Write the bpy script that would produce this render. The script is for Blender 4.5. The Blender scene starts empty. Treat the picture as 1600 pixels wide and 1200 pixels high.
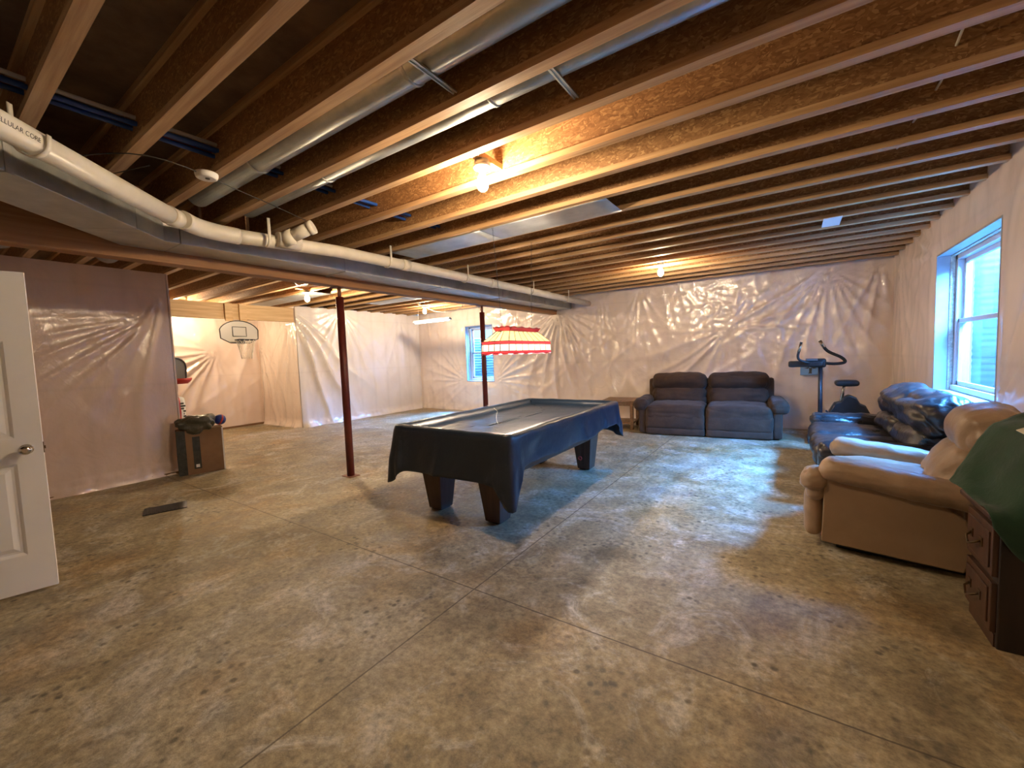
import bpy, math, random
from mathutils import Vector, Matrix, noise
random.seed(7)
S = bpy.context.scene
COL = S.collection

# ------------------------------------------------------------------ camera
CAM_H = 1.41
YAW, PITCH, ROLL, FOC = 0.5962, -0.0669, 0.0371, 647.3
def cam_axes():
    f = Vector((-math.sin(YAW)*math.cos(PITCH), math.cos(YAW)*math.cos(PITCH), math.sin(PITCH)))
    r = Vector((math.cos(YAW), math.sin(YAW), 0))
    d = f.cross(r)
    r2 = math.cos(ROLL)*r + math.sin(ROLL)*d
    d2 = f.cross(r2)
    return r2, d2, f
r_, d_, f_ = cam_axes()
cd = bpy.data.cameras.new('camera')
cam = bpy.data.objects.new('camera', cd)
COL.objects.link(cam)
cam.matrix_world = Matrix(((r_.x, -d_.x, -f_.x, 0), (r_.y, -d_.y, -f_.y, 0), (r_.z, -d_.z, -f_.z, CAM_H), (0, 0, 0, 1)))
cd.sensor_fit = 'HORIZONTAL'
cd.sensor_width = 36
cd.lens = FOC/1600*36
cd.clip_start = 0.05
S.camera = cam

# ------------------------------------------------------------------ world, daylight, exposure
w = bpy.data.worlds.new('sky')
S.world = w
w.use_nodes = True
bg = w.node_tree.nodes['Background']
bg.inputs[0].default_value = (0.24, 0.62, 1.0, 1)
bg.inputs[1].default_value = 2.2
S.view_settings.view_transform = 'Standard'
S.view_settings.look = 'None'
S.view_settings.gamma = 1
S.view_settings.exposure = 0.70
def area(name, loc, target, sx, sy, power, color):
    l = bpy.data.lights.new(name, 'AREA')
    l.shape = 'RECTANGLE'; l.size = sx; l.size_y = sy; l.energy = power; l.color = color
    o = bpy.data.objects.new(name, l); COL.objects.link(o)
    o.location = loc
    o.rotation_euler = (Vector(target)-Vector(loc)).to_track_quat('-Z', 'Y').to_euler()
    return o
SKYC = (0.085, 0.36, 1.0)
area('daylight_right', (2.45, 5.45, 3.0), (1.2, 5.45, 1.5), 2.4, 1.3, 3600, SKYC)
area('daylight_back', (-6.8, 9.75, 3.0), (-6.8, 8.4, 1.3), 1.8, 1.3, 2900, SKYC)
BULB_C = (1.0, 0.76, 0.48)
BULB_E = 1350.0

# ------------------------------------------------------------------ room measures
XR, YB, XL = 1.27, 8.55, -9.0
ZJ, ZS = 2.66, 2.96            # joist bottoms, subfloor
GX = -4.54                     # girder centre
J0, JS = 0.455, 0.4045         # joist rhythm

# ------------------------------------------------------------------ node helpers
def nd(nt, t, **kw):
    n = nt.nodes.new(t)
    for k, v in kw.items():
        if k.startswith('_'): setattr(n, k[1:], v)
        else:
            key = int(k[1:]) if k[0] == 'i' and k[1:].isdigit() else k
            n.inputs[key].default_value = v
    return n
def ramp(nt, stops, interp='LINEAR'):
    n = nt.nodes.new('ShaderNodeValToRGB')
    n.color_ramp.interpolation = interp
    e = n.color_ramp.elements
    while len(e) < len(stops): e.new(0.5)
    for x, (p, c) in zip(e, stops):
        x.position = p; x.color = (c[0], c[1], c[2], 1) if not isinstance(c, (int, float)) else (c, c, c, 1)
    return n
def base_mat(name, color=(.5, .5, .5), rough=.5, metal=0, **kw):
    m = bpy.data.materials.new(name); m.use_nodes = True
    b = m.node_tree.nodes['Principled BSDF']
    b.inputs['Base Color'].default_value = (*color, 1)
    b.inputs['Roughness'].default_value = rough
    b.inputs['Metallic'].default_value = metal
    for k, v in kw.items(): b.inputs[k.replace('_', ' ')].default_value = v
    return m, m.node_tree, b
def noisy(name, c1, c2, rough=.5, scale=6, metal=0, bump=.1, bscale=None, stretch=(1, 1, 1), detail=5, rough2=None, dist=.02, **kw):
    """two-tone noise material with bump, in object coordinates"""
    m, nt, b = base_mat(name, c1, rough, metal, **kw)
    tc = nd(nt, 'ShaderNodeTexCoord'); oi = nd(nt, 'ShaderNodeObjectInfo')
    mp = nd(nt, 'ShaderNodeMapping'); mp.inputs['Scale'].default_value = stretch
    ad = nd(nt, 'ShaderNodeVectorMath', _operation='ADD')
    ml = nd(nt, 'ShaderNodeMath', _operation='MULTIPLY', i1=37.0)
    nt.links.new(oi.outputs['Random'], ml.inputs[0])
    nt.links.new(tc.outputs['Object'], mp.inputs[0]); nt.links.new(mp.outputs[0], ad.inputs[0]); nt.links.new(ml.outputs[0], ad.inputs[1])
    n = nd(nt, 'ShaderNodeTexNoise', Scale=scale, Detail=detail, Roughness=.6)
    nt.links.new(ad.outputs[0], n.inputs['Vector'])
    r = ramp(nt, [(.35, c1), (.65, c2)])
    nt.links.new(n.outputs['Fac'], r.inputs[0]); nt.links.new(r.outputs[0], b.inputs['Base Color'])
    if rough2 is not None:
        rr = ramp(nt, [(.35, rough), (.65, rough2)])
        nt.links.new(n.outputs['Fac'], rr.inputs[0]); nt.links.new(rr.outputs[0], b.inputs['Roughness'])
    if bump:
        n2 = nd(nt, 'ShaderNodeTexNoise', Scale=bscale or scale*3, Detail=6, Roughness=.6)
        nt.links.new(ad.outputs[0], n2.inputs['Vector'])
        bp = nd(nt, 'ShaderNodeBump', Strength=bump, Distance=dist)
        nt.links.new(n2.outputs['Fac'], bp.inputs['Height']); nt.links.new(bp.outputs[0], b.inputs['Normal'])
    return m

# ------------------------------------------------------------------ materials
M = {}
def mat_concrete():
    m, nt, b = base_mat('concrete', (.4, .37, .3), .6)
    L = nt.links.new
    tc = nd(nt, 'ShaderNodeTexCoord')
    big = nd(nt, 'ShaderNodeTexNoise', Scale=.75, Detail=6, Roughness=.62, Distortion=.6); L(tc.outputs['Object'], big.inputs['Vector'])
    mid = nd(nt, 'ShaderNodeTexNoise', Scale=3.4, Detail=9, Roughness=.7, Distortion=.4); L(tc.outputs['Object'], mid.inputs['Vector'])
    fine = nd(nt, 'ShaderNodeTexNoise', Scale=26, Detail=9, Roughness=.78); L(tc.outputs['Object'], fine.inputs['Vector'])
    c1 = ramp(nt, [(.30, (.10, .078, .042)), (.43, (.25, .20, .115)), (.54, (.40, .325, .19)), (.62, (.40, .365, .29)), (.74, (.50, .48, .42))]); L(big.outputs['Fac'], c1.inputs[0])
    c2 = ramp(nt, [(.34, (.07, .055, .032)), (.45, (.24, .195, .115)), (.55, (.40, .335, .205)), (.66, (.60, .57, .49))]); L(mid.outputs['Fac'], c2.inputs[0])
    mx = nd(nt, 'ShaderNodeMix', _data_type='RGBA'); mx.inputs[0].default_value = .55
    L(c1.outputs[0], mx.inputs[6]); L(c2.outputs[0], mx.inputs[7])
    # chalky efflorescence
    ch = nd(nt, 'ShaderNodeTexNoise', Scale=1.9, Detail=12, Roughness=.78, Distortion=1.0); L(tc.outputs['Object'], ch.inputs['Vector'])
    cr = ramp(nt, [(.53, 0), (.66, .85)]); L(ch.outputs['Fac'], cr.inputs[0])
    mx2 = nd(nt, 'ShaderNodeMix', _data_type='RGBA'); L(cr.outputs[0], mx2.inputs[0]); L(mx.outputs[2], mx2.inputs[6]); mx2.inputs[7].default_value = (.58, .55, .49, 1)
    # dark pits and drips
    vo = nd(nt, 'ShaderNodeTexVoronoi', Scale=17, Randomness=1.0); L(tc.outputs['Object'], vo.inputs['Vector'])
    vr = ramp(nt, [(.16, 1), (.34, 0)]); L(vo.outputs['Distance'], vr.inputs[0])
    pm = nd(nt, 'ShaderNodeTexNoise', Scale=2.3, Detail=4, Roughness=.6); L(tc.outputs['Object'], pm.inputs['Vector'])
    pr = ramp(nt, [(.46, 0), (.60, .9)]); L(pm.outputs['Fac'], pr.inputs[0])
    mu = nd(nt, 'ShaderNodeMath', _operation='MULTIPLY'); L(vr.outputs[0], mu.inputs[0]); L(pr.outputs[0], mu.inputs[1])
    mx3 = nd(nt, 'ShaderNodeMix', _data_type='RGBA'); L(mu.outputs[0], mx3.inputs[0]); L(mx2.outputs[2], mx3.inputs[6]); mx3.inputs[7].default_value = (.10, .085, .06, 1)
    fr = ramp(nt, [(.32, .40), (.5, .95), (.68, 1.45)]); L(fine.outputs['Fac'], fr.inputs[0])
    mx4 = nd(nt, 'ShaderNodeMix', _data_type='RGBA', _blend_type='MULTIPLY'); mx4.inputs[0].default_value = 1
    L(mx3.outputs[2], mx4.inputs[6]); L(fr.outputs[0], mx4.inputs[7])
    # saw-cut joints
    sp = nd(nt, 'ShaderNodeSeparateXYZ'); L(tc.outputs['Object'], sp.inputs[0])
    masks = []
    for out, pos in (('X', -1.60), ('Y', 1.865)):
        s = nd(nt, 'ShaderNodeMath', _operation='SUBTRACT', i1=pos); L(sp.outputs[out], s.inputs[0])
        wv = nd(nt, 'ShaderNodeMath', _operation='MULTIPLY_ADD', i1=.006, i2=-.003); L(mid.outputs['Fac'], wv.inputs[0])
        s2 = nd(nt, 'ShaderNodeMath', _operation='ADD'); L(s.outputs[0], s2.inputs[0]); L(wv.outputs[0], s2.inputs[1])
        a = nd(nt, 'ShaderNodeMath', _operation='ABSOLUTE'); L(s2.outputs[0], a.inputs[0])
        l = nd(nt, 'ShaderNodeMath', _operation='LESS_THAN', i1=.0045); L(a.outputs[0], l.inputs[0]); masks.append(l)
    mxm = nd(nt, 'ShaderNodeMath', _operation='MAXIMUM'); L(masks[0].outputs[0], mxm.inputs[0]); L(masks[1].outputs[0], mxm.inputs[1])
    mj = nd(nt, 'ShaderNodeMath', _operation='MULTIPLY', i1=.8); L(mxm.outputs[0], mj.inputs[0])
    mx5 = nd(nt, 'ShaderNodeMix', _data_type='RGBA'); L(mj.outputs[0], mx5.inputs[0]); L(mx4.outputs[2], mx5.inputs[6]); mx5.inputs[7].default_value = (.06, .04, .025, 1)
    # rust-coloured stains
    rs = nd(nt, 'ShaderNodeTexNoise', Scale=1.15, Detail=5, Roughness=.6); mo = nd(nt, 'ShaderNodeMapping'); mo.inputs['Location'].default_value = (7.3, 2.1, 0)
    L(tc.outputs['Object'], mo.inputs[0]); L(mo.outputs[0], rs.inputs['Vector'])
    rsr = ramp(nt, [(.50, 0), (.68, .75)]); L(rs.outputs['Fac'], rsr.inputs[0])
    mxs = nd(nt, 'ShaderNodeMix', _data_type='RGBA', _blend_type='MULTIPLY'); L(rsr.outputs[0], mxs.inputs[0]); L(mx5.outputs[2], mxs.inputs[6]); mxs.inputs[7].default_value = (1.0, .74, .42, 1)
    L(mxs.outputs[2], b.inputs['Base Color'])
    rr = ramp(nt, [(.3, .33), (.7, .62)]); L(mid.outputs['Fac'], rr.inputs[0]); L(rr.outputs[0], b.inputs['Roughness'])
    bp = nd(nt, 'ShaderNodeBump', Strength=.5, Distance=.012)
    ah = nd(nt, 'ShaderNodeMath', _operation='MULTIPLY_ADD', i1=-2.0); L(mxm.outputs[0], ah.inputs[0]); L(fine.outputs['Fac'], ah.inputs[2])
    L(ah.outputs[0], bp.inputs['Height']); L(bp.outputs[0], b.inputs['Normal'])
    return m
M['concrete'] = mat_concrete()

def mat_poly(name, c1, c2, coat=.5, bump=.5, axis='X', white=.0):
    """clear polythene over pink insulation batts"""
    m, nt, b = base_mat(name, c1, .42)
    L = nt.links.new
    tc = nd(nt, 'ShaderNodeTexCoord')
    n = nd(nt, 'ShaderNodeTexNoise', Scale=1.1, Detail=4, Roughness=.6); L(tc.outputs['Object'], n.inputs['Vector'])
    r = ramp(nt, [(.32, c1), (.68, c2)]); L(n.outputs['Fac'], r.inputs[0])
    # seams of the batts every 16 inches
    sp = nd(nt, 'ShaderNodeSeparateXYZ'); L(tc.outputs['Object'], sp.inputs[0])
    mm = nd(nt, 'ShaderNodeMath', _operation='PINGPONG', i1=.203); L(sp.outputs[axis], mm.inputs[0])
    ls = ramp(nt, [(0, .94), (.06, 1.0)]); L(mm.outputs[0], ls.inputs[0])
    mz = nd(nt, 'ShaderNodeMath', _operation='PINGPONG', i1=.61); L(sp.outputs['Z'], mz.inputs[0])
    lz = ramp(nt, [(0, .95), (.03, 1.0)]); L(mz.outputs[0], lz.inputs[0])
    mu = nd(nt, 'ShaderNodeMix', _data_type='RGBA', _blend_type='MULTIPLY'); mu.inputs[0].default_value = 1; L(r.outputs[0], mu.inputs[6]); L(ls.outputs[0], mu.inputs[7])
    mu2 = nd(nt, 'ShaderNodeMix', _data_type='RGBA', _blend_type='MULTIPLY'); mu2.inputs[0].default_value = 1; L(mu.outputs[2], mu2.inputs[6]); L(lz.outputs[0], mu2.inputs[7])
    L(mu2.outputs[2], b.inputs['Base Color'])
    b.inputs['Coat Weight'].default_value = coat
    b.inputs['Coat Roughness'].default_value = .19; b.inputs['Coat IOR'].default_value = 1.85
    w1 = nd(nt, 'ShaderNodeTexNoise', Scale=2.6, Detail=3, Roughness=.5, Distortion=.9)
    mp = nd(nt, 'ShaderNodeMapping'); mp.inputs['Rotation'].default_value = (.5, .6, .35); mp.inputs['Scale'].default_value = (1, 1, .65)
    L(tc.outputs['Object'], mp.inputs[0]); L(mp.outputs[0], w1.inputs['Vector'])
    rg = nd(nt, 'ShaderNodeMath', _operation='PINGPONG', i1=.09); L(w1.outputs['Fac'], rg.inputs[0])
    w2 = nd(nt, 'ShaderNodeTexNoise', Scale=17, Detail=3, Roughness=.5, Distortion=.8); L(tc.outputs['Object'], w2.inputs['Vector'])
    ad = nd(nt, 'ShaderNodeMath', _operation='MULTIPLY_ADD', i1=.12); L(w2.outputs['Fac'], ad.inputs[0]); L(rg.outputs[0], ad.inputs[2])
    bp = nd(nt, 'ShaderNodeBump', Strength=bump*.6, Distance=.09); L(ad.outputs[0], bp.inputs['Height'])
    L(bp.outputs[0], b.inputs['Coat Normal'])
    bp2 = nd(nt, 'ShaderNodeBump', Strength=bump*.4, Distance=.08); L(ad.outputs[0], bp2.inputs['Height'])
    L(bp2.outputs[0], b.inputs['Normal'])
    return m
M['poly_x'] = mat_poly('insulation_behind_plastic_x', (.78, .65, .58), (.88, .77, .70), coat=.95, bump=.60)
M['poly_y'] = mat_poly('insulation_behind_plastic_y', (.76, .62, .55), (.85, .72, .65), axis='Y', coat=.6, bump=.12)
M['poly_p'] = mat_poly('insulation_behind_plastic_p', (.72, .56, .48), (.80, .64, .56), axis='Y', coat=.6, bump=.34)
M['poly_w'] = mat_poly('insulation_behind_plastic_w', (.74, .67, .62), (.84, .79, .76), axis='Y', coat=.9, bump=.3)

def mat_osb():
    m, nt, b = base_mat('osb_web', (.4, .2, .08), .6)
    L = nt.links.new
    tc = nd(nt, 'ShaderNodeTexCoord'); oi = nd(nt, 'ShaderNodeObjectInfo')
    ml = nd(nt, 'ShaderNodeMath', _operation='MULTIPLY', i1=23.0); L(oi.outputs['Random'], ml.inputs[0])
    ad = nd(nt, 'ShaderNodeVectorMath', _operation='ADD'); L(tc.outputs['Object'], ad.inputs[0]); L(ml.outputs[0], ad.inputs[1])
    n = nd(nt, 'ShaderNodeTexNoise', Scale=9, Detail=2, Distortion=1.2); L(ad.outputs[0], n.inputs['Vector'])
    mp = nd(nt, 'ShaderNodeMapping'); mp.inputs['Scale'].default_value = (1, 1, 2.2); L(ad.outputs[0], mp.inputs[0])
    dm = nd(nt, 'ShaderNodeMix', _data_type='RGBA'); dm.inputs[0].default_value = .12; L(mp.outputs[0], dm.inputs[6]); L(n.outputs['Color'], dm.inputs[7])
    v = nd(nt, 'ShaderNodeTexVoronoi', Scale=52, Randomness=1); L(dm.outputs[2], v.inputs['Vector'])
    r = ramp(nt, [(0, (.22, .105, .038)), (.4, (.29, .145, .055)), (.8, (.36, .19, .075)), (1, (.50, .30, .13))]); 
    s = nd(nt, 'ShaderNodeSeparateColor'); L(v.outputs['Color'], s.inputs[0]); L(s.outputs[0], r.inputs[0])
    L(r.outputs[0], b.inputs['Base Color'])
    bp = nd(nt, 'ShaderNodeBump', Strength=.3, Distance=.004); L(s.outputs[1], bp.inputs['Height']); L(bp.outputs[0], b.inputs['Normal'])
    return m
M['osb'] = mat_osb()
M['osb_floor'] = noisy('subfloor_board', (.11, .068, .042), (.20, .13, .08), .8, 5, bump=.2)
M['lumber'] = noisy('lumber', (.40, .225, .10), (.60, .38, .19), .6, 3.0, bump=.15, stretch=(.5, 12, 12), dist=.004)
M['lumber_pale'] = noisy('pale_lumber', (.52, .34, .16), (.68, .48, .26), .6, 3.0, bump=.15, stretch=(3, .6, 12), dist=.004)
M['girder'] = noisy('laminated_girder_wood', (.27, .125, .045), (.38, .19, .075), .6, 2.0, bump=.15, stretch=(10, .5, 14), dist=.004)
M['galv'] = noisy('galvanised_steel', (.40, .43, .42), (.56, .58, .56), .38, 5, metal=.85, bump=.06, bscale=7, rough2=.5)
M['galv_dull'] = noisy('dull_sheet_metal', (.42, .44, .43), (.55, .56, .54), .45, 6, metal=.7, bump=.06, bscale=5)
M['pvc'] = noisy('white_pvc', (.70, .66, .56), (.78, .74, .64), .38, 8, bump=.02)
M['ink'] = base_mat('black_ink', (.05, .05, .05), .7)[0]
M['red_steel'] = noisy('red_primed_steel', (.095, .014, .010), (.15, .022, .016), .42, 7, bump=.1)
M['steel_plate'] = noisy('rusty_plate', (.2, .08, .05), (.3, .14, .08), .6, 12, metal=.3)
M['white_paint'] = noisy('white_door_paint', (.86, .86, .85), (.90, .90, .89), .38, 3, bump=.02)
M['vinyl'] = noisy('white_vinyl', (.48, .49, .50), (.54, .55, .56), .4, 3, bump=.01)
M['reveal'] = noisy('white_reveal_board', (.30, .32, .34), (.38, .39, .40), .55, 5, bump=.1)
M['foam'] = noisy('spray_foam', (.55, .48, .36), (.75, .70, .58), .8, 40, bump=1.0)
M['concrete_wall'] = noisy('poured_concrete', (.36, .35, .33), (.45, .44, .42), .8, 4, bump=.3)
M['black_leather'] = noisy('black_leather', (.012, .010, .010), (.028, .022, .022), .27, 6, bump=.45, bscale=9, rough2=.38, dist=.03, Coat_Weight=.25, Coat_Roughness=.25)
M['tan_leather'] = noisy('tan_leather', (.30, .20, .125), (.42, .30, .20), .36, 4, bump=.35, bscale=11, rough2=.48, dist=.02)
M['tan_vinyl'] = noisy('tan_side_vinyl', (.27, .175, .10), (.32, .215, .13), .5, 3, bump=.05, bscale=40)
M['brown_suede'] = noisy('dark_brown_microfibre', (.030, .013, .0055), (.056, .027, .012), .85, 5, bump=.4, bscale=8, dist=.03, Sheen_Weight=.08)
M['cover'] = noisy('navy_vinyl_cover', (.009, .019, .036), (.012, .023, .042), .36, 1.2, bump=.35, bscale=5, dist=.03, Coat_Weight=.12, Coat_Roughness=.22)
M['cover_side'] = M['cover']
M['dark_wood'] = noisy('dark_mahogany', (.045, .020, .012), (.085, .038, .020), .4, 3, bump=.1, stretch=(8, 8, .7), dist=.003)
M['nearblack_wood'] = noisy('blackened_wood', (.012, .007, .006), (.025, .014, .010), .45, 3, bump=.1, stretch=(8, 8, .7), dist=.003)
M['table_wood'] = noisy('brown_table_wood', (.065, .036, .024), (.10, .056, .036), .5, 3, bump=.08, stretch=(8, 8, .7), dist=.003)
M['oak'] = noisy('worn_oak', (.16, .08, .035), (.26, .14, .065), .5, 4, bump=.1, stretch=(8, .7, 8), dist=.003)
M['brass'] = noisy('antique_brass', (.12, .08, .04), (.2, .13, .07), .35, 20, metal=.9, bump=.05)
M['chrome'] = base_mat('satin_nickel', (.65, .6, .52), .2, 1)[0]
M['black_plastic'] = noisy('black_plastic', (.012, .013, .014), (.022, .023, .025), .42, 12, bump=.05)
M['black_steel'] = noisy('black_steel', (.015, .018, .024), (.025, .03, .04), .35, 12, bump=.03)
M['green_felt'] = noisy('green_felt', (.006, .034, .014), (.011, .052, .022), .9, 5, bump=.3, bscale=12, Sheen_Weight=.2)
M['paper'] = base_mat('cream_paper', (.78, .72, .58), .7)[0]
M['white_plastic'] = base_mat('white_plastic', (.78, .77, .73), .45)[0]
M['porcelain'] = base_mat('porcelain', (.85, .83, .78), .3)[0]
M['cardboard'] = noisy('cardboard', (.19, .105, .05), (.25, .145, .075), .8, 3, bump=.05)
M['box_dark'] = noisy('dark_box_print', (.02, .022, .02), (.045, .045, .04), .5, 20)
M['olive_bag'] = noisy('olive_plastic_bag', (.045, .042, .025), (.10, .09, .06), .3, 8, bump=.6, bscale=12, dist=.03)
M['pex_red'] = base_mat('red_pex', (.30, .02, .02), .35)[0]
M['pex_blue'] = base_mat('blue_pex', (.014, .06, .28), .35)[0]
M['pex_white'] = base_mat('white_pex', (.6, .6, .6), .35)[0]
M['cable_black'] = base_mat('black_cable', (.03, .028, .025), .5)[0]
M['cable_white'] = base_mat('white_cable', (.65, .62, .55), .5)[0]
M['blue_pr'] = base_mat('blue_nylon', (.02, .04, .25), .45)[0]
M['red_pl'] = base_mat('red_plastic', (.42, .03, .02), .4)[0]
M['grey_pl'] = base_mat('grey_plastic', (.17, .165, .16), .5)[0]
M['board_pl'] = base_mat('milky_polycarbonate', (.55, .53, .48), .3)[0]
M['net'] = base_mat('white_net_cord', (.72, .66, .55), .8)[0]
M['sign_blue'] = base_mat('pale_blue_print', (.18, .36, .62), .5)[0]
M['galv_well'] = noisy('galvanised_window_well', (.07, .085, .09), (.10, .115, .12), .5, 4, metal=.2, bump=.05)
def emis(name, color, strength):
    m = bpy.data.materials.new(name); m.use_nodes = True
    b = m.node_tree.nodes['Principled BSDF']
    b.inputs['Base Color'].default_value = (*color, 1)
    b.inputs['Emission Color'].default_value = (*color, 1)
    b.inputs['Emission Strength'].default_value = strength
    return m
M['bulb'] = emis('lit_bulb', BULB_C, BULB_E*.62)
M['bulb_dim'] = emis('dimmer_lit_bulb', BULB_C, BULB_E*.42)
M['lamp_bulb'] = emis('lit_lamp_bulb', (1.0, .82, .62), 520)
M['tube_on'] = base_mat('white_fluorescent_fixture', (.85, .86, .86), .4)[0]
M['tube_lit'] = emis('lit_fluorescent_tube', (.85, .95, 1.0), 9)
def mat_glass():
    m = bpy.data.materials.new('window_glass'); m.use_nodes = True; nt = m.node_tree
    nt.nodes.clear()
    o = nd(nt, 'ShaderNodeOutputMaterial'); t = nd(nt, 'ShaderNodeBsdfTransparent'); g = nd(nt, 'ShaderNodeBsdfGlossy', Roughness=.02)
    t.inputs[0].default_value = (.93, .96, .98, 1)
    mx = nd(nt, 'ShaderNodeMixShader'); lw = nd(nt, 'ShaderNodeLayerWeight', Blend=.5)
    pw = nd(nt, 'ShaderNodeMath', _operation='POWER', i1=5.0); fr = nd(nt, 'ShaderNodeMath', _operation='MULTIPLY_ADD', i1=.9, i2=.04)
    nt.links.new(lw.outputs['Facing'], pw.inputs[0]); nt.links.new(pw.outputs[0], fr.inputs[0]); nt.links.new(fr.outputs[0], mx.inputs[0]); nt.links.new(t.outputs[0], mx.inputs[1]); nt.links.new(g.outputs[0], mx.inputs[2]); nt.links.new(mx.outputs[0], o.inputs[0])
    return m
M['glass'] = mat_glass()
def mat_shade(name, c, tr):
    m, nt, b = base_mat(name, c, .5)
    t = nd(nt, 'ShaderNodeBsdfTranslucent'); t.inputs[0].default_value = (*c, 1)
    mx = nd(nt, 'ShaderNodeMixShader'); mx.inputs[0].default_value = tr
    o = nt.nodes['Material Output']
    nt.links.new(b.outputs[0], mx.inputs[1]); nt.links.new(t.outputs[0], mx.inputs[2]); nt.links.new(mx.outputs[0], o.inputs[0])
    return m
M['shade_cream'] = mat_shade('cream_stained_glass', (.94, .76, .52), .8)
M['shade_red'] = mat_shade('red_stained_glass', (.66, .13, .17), .45)
M['shade_clear'] = mat_shade('frosted_white_glass', (.97, .93, .86), .9)

# ------------------------------------------------------------------ mesh builder
class MB:
    def __init__(s): s.v = []; s.f = []; s.sm = []
    def add(s, vs, fs, smooth=False):
        o = len(s.v); s.v += [tuple(v) for v in vs]; s.f += [tuple(i+o for i in f) for f in fs]; s.sm += [smooth]*len(fs); return s
    def box(s, a, b, mat=None):
        x0, y0, z0 = a; x1, y1, z1 = b
        v = [Vector(p) for p in ((x0,y0,z0),(x1,y0,z0),(x1,y1,z0),(x0,y1,z0),(x0,y0,z1),(x1,y0,z1),(x1,y1,z1),(x0,y1,z1))]
        if mat: v = [mat @ p for p in v]
        return s.add(v, [(0,3,2,1),(4,5,6,7),(0,1,5,4),(1,2,6,5),(2,3,7,6),(3,0,4,7)])
    def frustum(s, a0, a1, z0, b0, b1, z1):
        v = [(a0[0],a0[1],z0),(a1[0],a0[1],z0),(a1[0],a1[1],z0),(a0[0],a1[1],z0),(b0[0],b0[1],z1),(b1[0],b0[1],z1),(b1[0],b1[1],z1),(b0[0],b1[1],z1)]
        return s.add(v, [(0,3,2,1),(4,5,6,7),(0,1,5,4),(1,2,6,5),(2,3,7,6),(3,0,4,7)])
    def prism(s, pts, d, mat=None, smooth=False):
        """polygon pts (3d) extruded by vector d"""
        d = Vector(d); a = [Vector(p) for p in pts]; b = [p+d for p in a]
        if mat: a = [mat @ p for p in a]; b = [mat @ p for p in b]
        n = len(a)
        fs = [tuple(range(n))[::-1], tuple(range(n, 2*n))] + [(i, (i+1) % n, n+(i+1) % n, n+i) for i in range(n)]
        return s.add(a+b, fs, smooth)
    def tube(s, path, r, seg=12, cap=True, flat=None):
        P = [Vector(p) for p in path]; n = len(P)
        rr = r if isinstance(r, (list, tuple)) else [r]*n
        t0 = (P[1]-P[0]).normalized()
        up = Vector((0, 0, 1)) if abs(t0.z) < .9 else Vector((1, 0, 0))
        vs = []
        side = t0.cross(up).normalized()
        for i in range(n):
            t = (P[min(i+1, n-1)]-P[max(i-1, 0)]).normalized()
            side = (side - t*side.dot(t)).normalized(); u2 = side.cross(t).normalized()
            for k in range(seg):
                a = 2*math.pi*k/seg
                vs.append(P[i]+side*math.cos(a)*rr[i]+u2*math.sin(a)*rr[i]*(flat or 1))
        fs = [(i*seg+k, i*seg+(k+1) % seg, (i+1)*seg+(k+1) % seg, (i+1)*seg+k) for i in range(n-1) for k in range(seg)]
        s.add(vs, fs, True)
        if cap:
            o = len(s.v)-n*seg
            s.f += [tuple(o+k for k in range(seg))[::-1], tuple(o+(n-1)*seg+k for k in range(seg))]; s.sm += [False, False]
        return s
    def lathe(s, prof, seg=24, c=(0, 0, 0), mat=None):
        vs = []
        for r, z in prof:
            for k in range(seg):
                a = 2*math.pi*k/seg; p = Vector((r*math.cos(a), r*math.sin(a), z))
                if mat: p = mat @ p
                vs.append(p+Vector(c))
        n = len(prof)
        fs = [(i*seg+k, i*seg+(k+1) % seg, (i+1)*seg+(k+1) % seg, (i+1)*seg+k) for i in range(n-1) for k in range(seg)]
        s.add(vs, fs, True); o = len(s.v)-n*seg
        s.f += [tuple(o+k for k in range(seg))[::-1], tuple(o+(n-1)*seg+k for k in range(seg))]; s.sm += [False, False]
        return s
    def soft(s, c, size, r=.06, bulge=(0, 0, 0), amp=0, freq=4, n=14, seed=0, mat=None, wr=0, wfreq=9, waxis=0, taper=None):
        """rounded upholstered block; bulge per axis, noise wrinkles, ridged folds (wr)"""
        h = Vector(size)/2; r = min(r, h.x*.98, h.y*.98, h.z*.98)
        idx = {}; vs = []; fs = []
        def V(i, j, k):
            key = (i, j, k)
            if key in idx: return idx[key]
            p = Vector((math.sin((i/n-.5)*math.pi)*h.x if 0 < i < n else (i/n*2-1)*h.x, math.sin((j/n-.5)*math.pi)*h.y if 0 < j < n else (j/n*2-1)*h.y, math.sin((k/n-.5)*math.pi)*h.z if 0 < k < n else (k/n*2-1)*h.z))
            q = Vector([max(-(h[a]-r), min(h[a]-r, p[a])) for a in range(3)])
            d = p-q
            if d.length > 1e-9: nn = d.normalized(); p = q+nn*r
            else: nn = Vector((0, 0, 0))
            u = [p[a]/h[a] for a in range(3)]
            e = Vector((0, 0, 0))
            for a in range(3):
                o1, o2 = (a+1) % 3, (a+2) % 3
                e[a] = bulge[a]*u[a]*(1-u[o1]**2)*(1-u[o2]**2)
            p0 = p.copy(); p = p+e
            if amp or wr:
                nn = Vector(u); nn = nn.normalized() if nn.length else nn
                if amp: p += nn*amp*noise.fractal(p0*freq+Vector((seed*3.1, seed*1.7, 0)), .6, 2.0, 3)
                if wr:
                    sc = Vector((1, 1, 1)); sc[waxis] = .18
                    t = noise.noise(Vector((p0.x*sc.x, p0.y*sc.y, p0.z*sc.z))*wfreq+Vector((seed*5.3, seed, 2)))
                    p -= nn*wr*max(0, 1-abs(t)*5)
            if taper: p = taper(p, h)
            p += Vector(c)
            if mat: p = mat @ p
            idx[key] = len(vs); vs.append(p); return idx[key]
        R = range(n)
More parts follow.
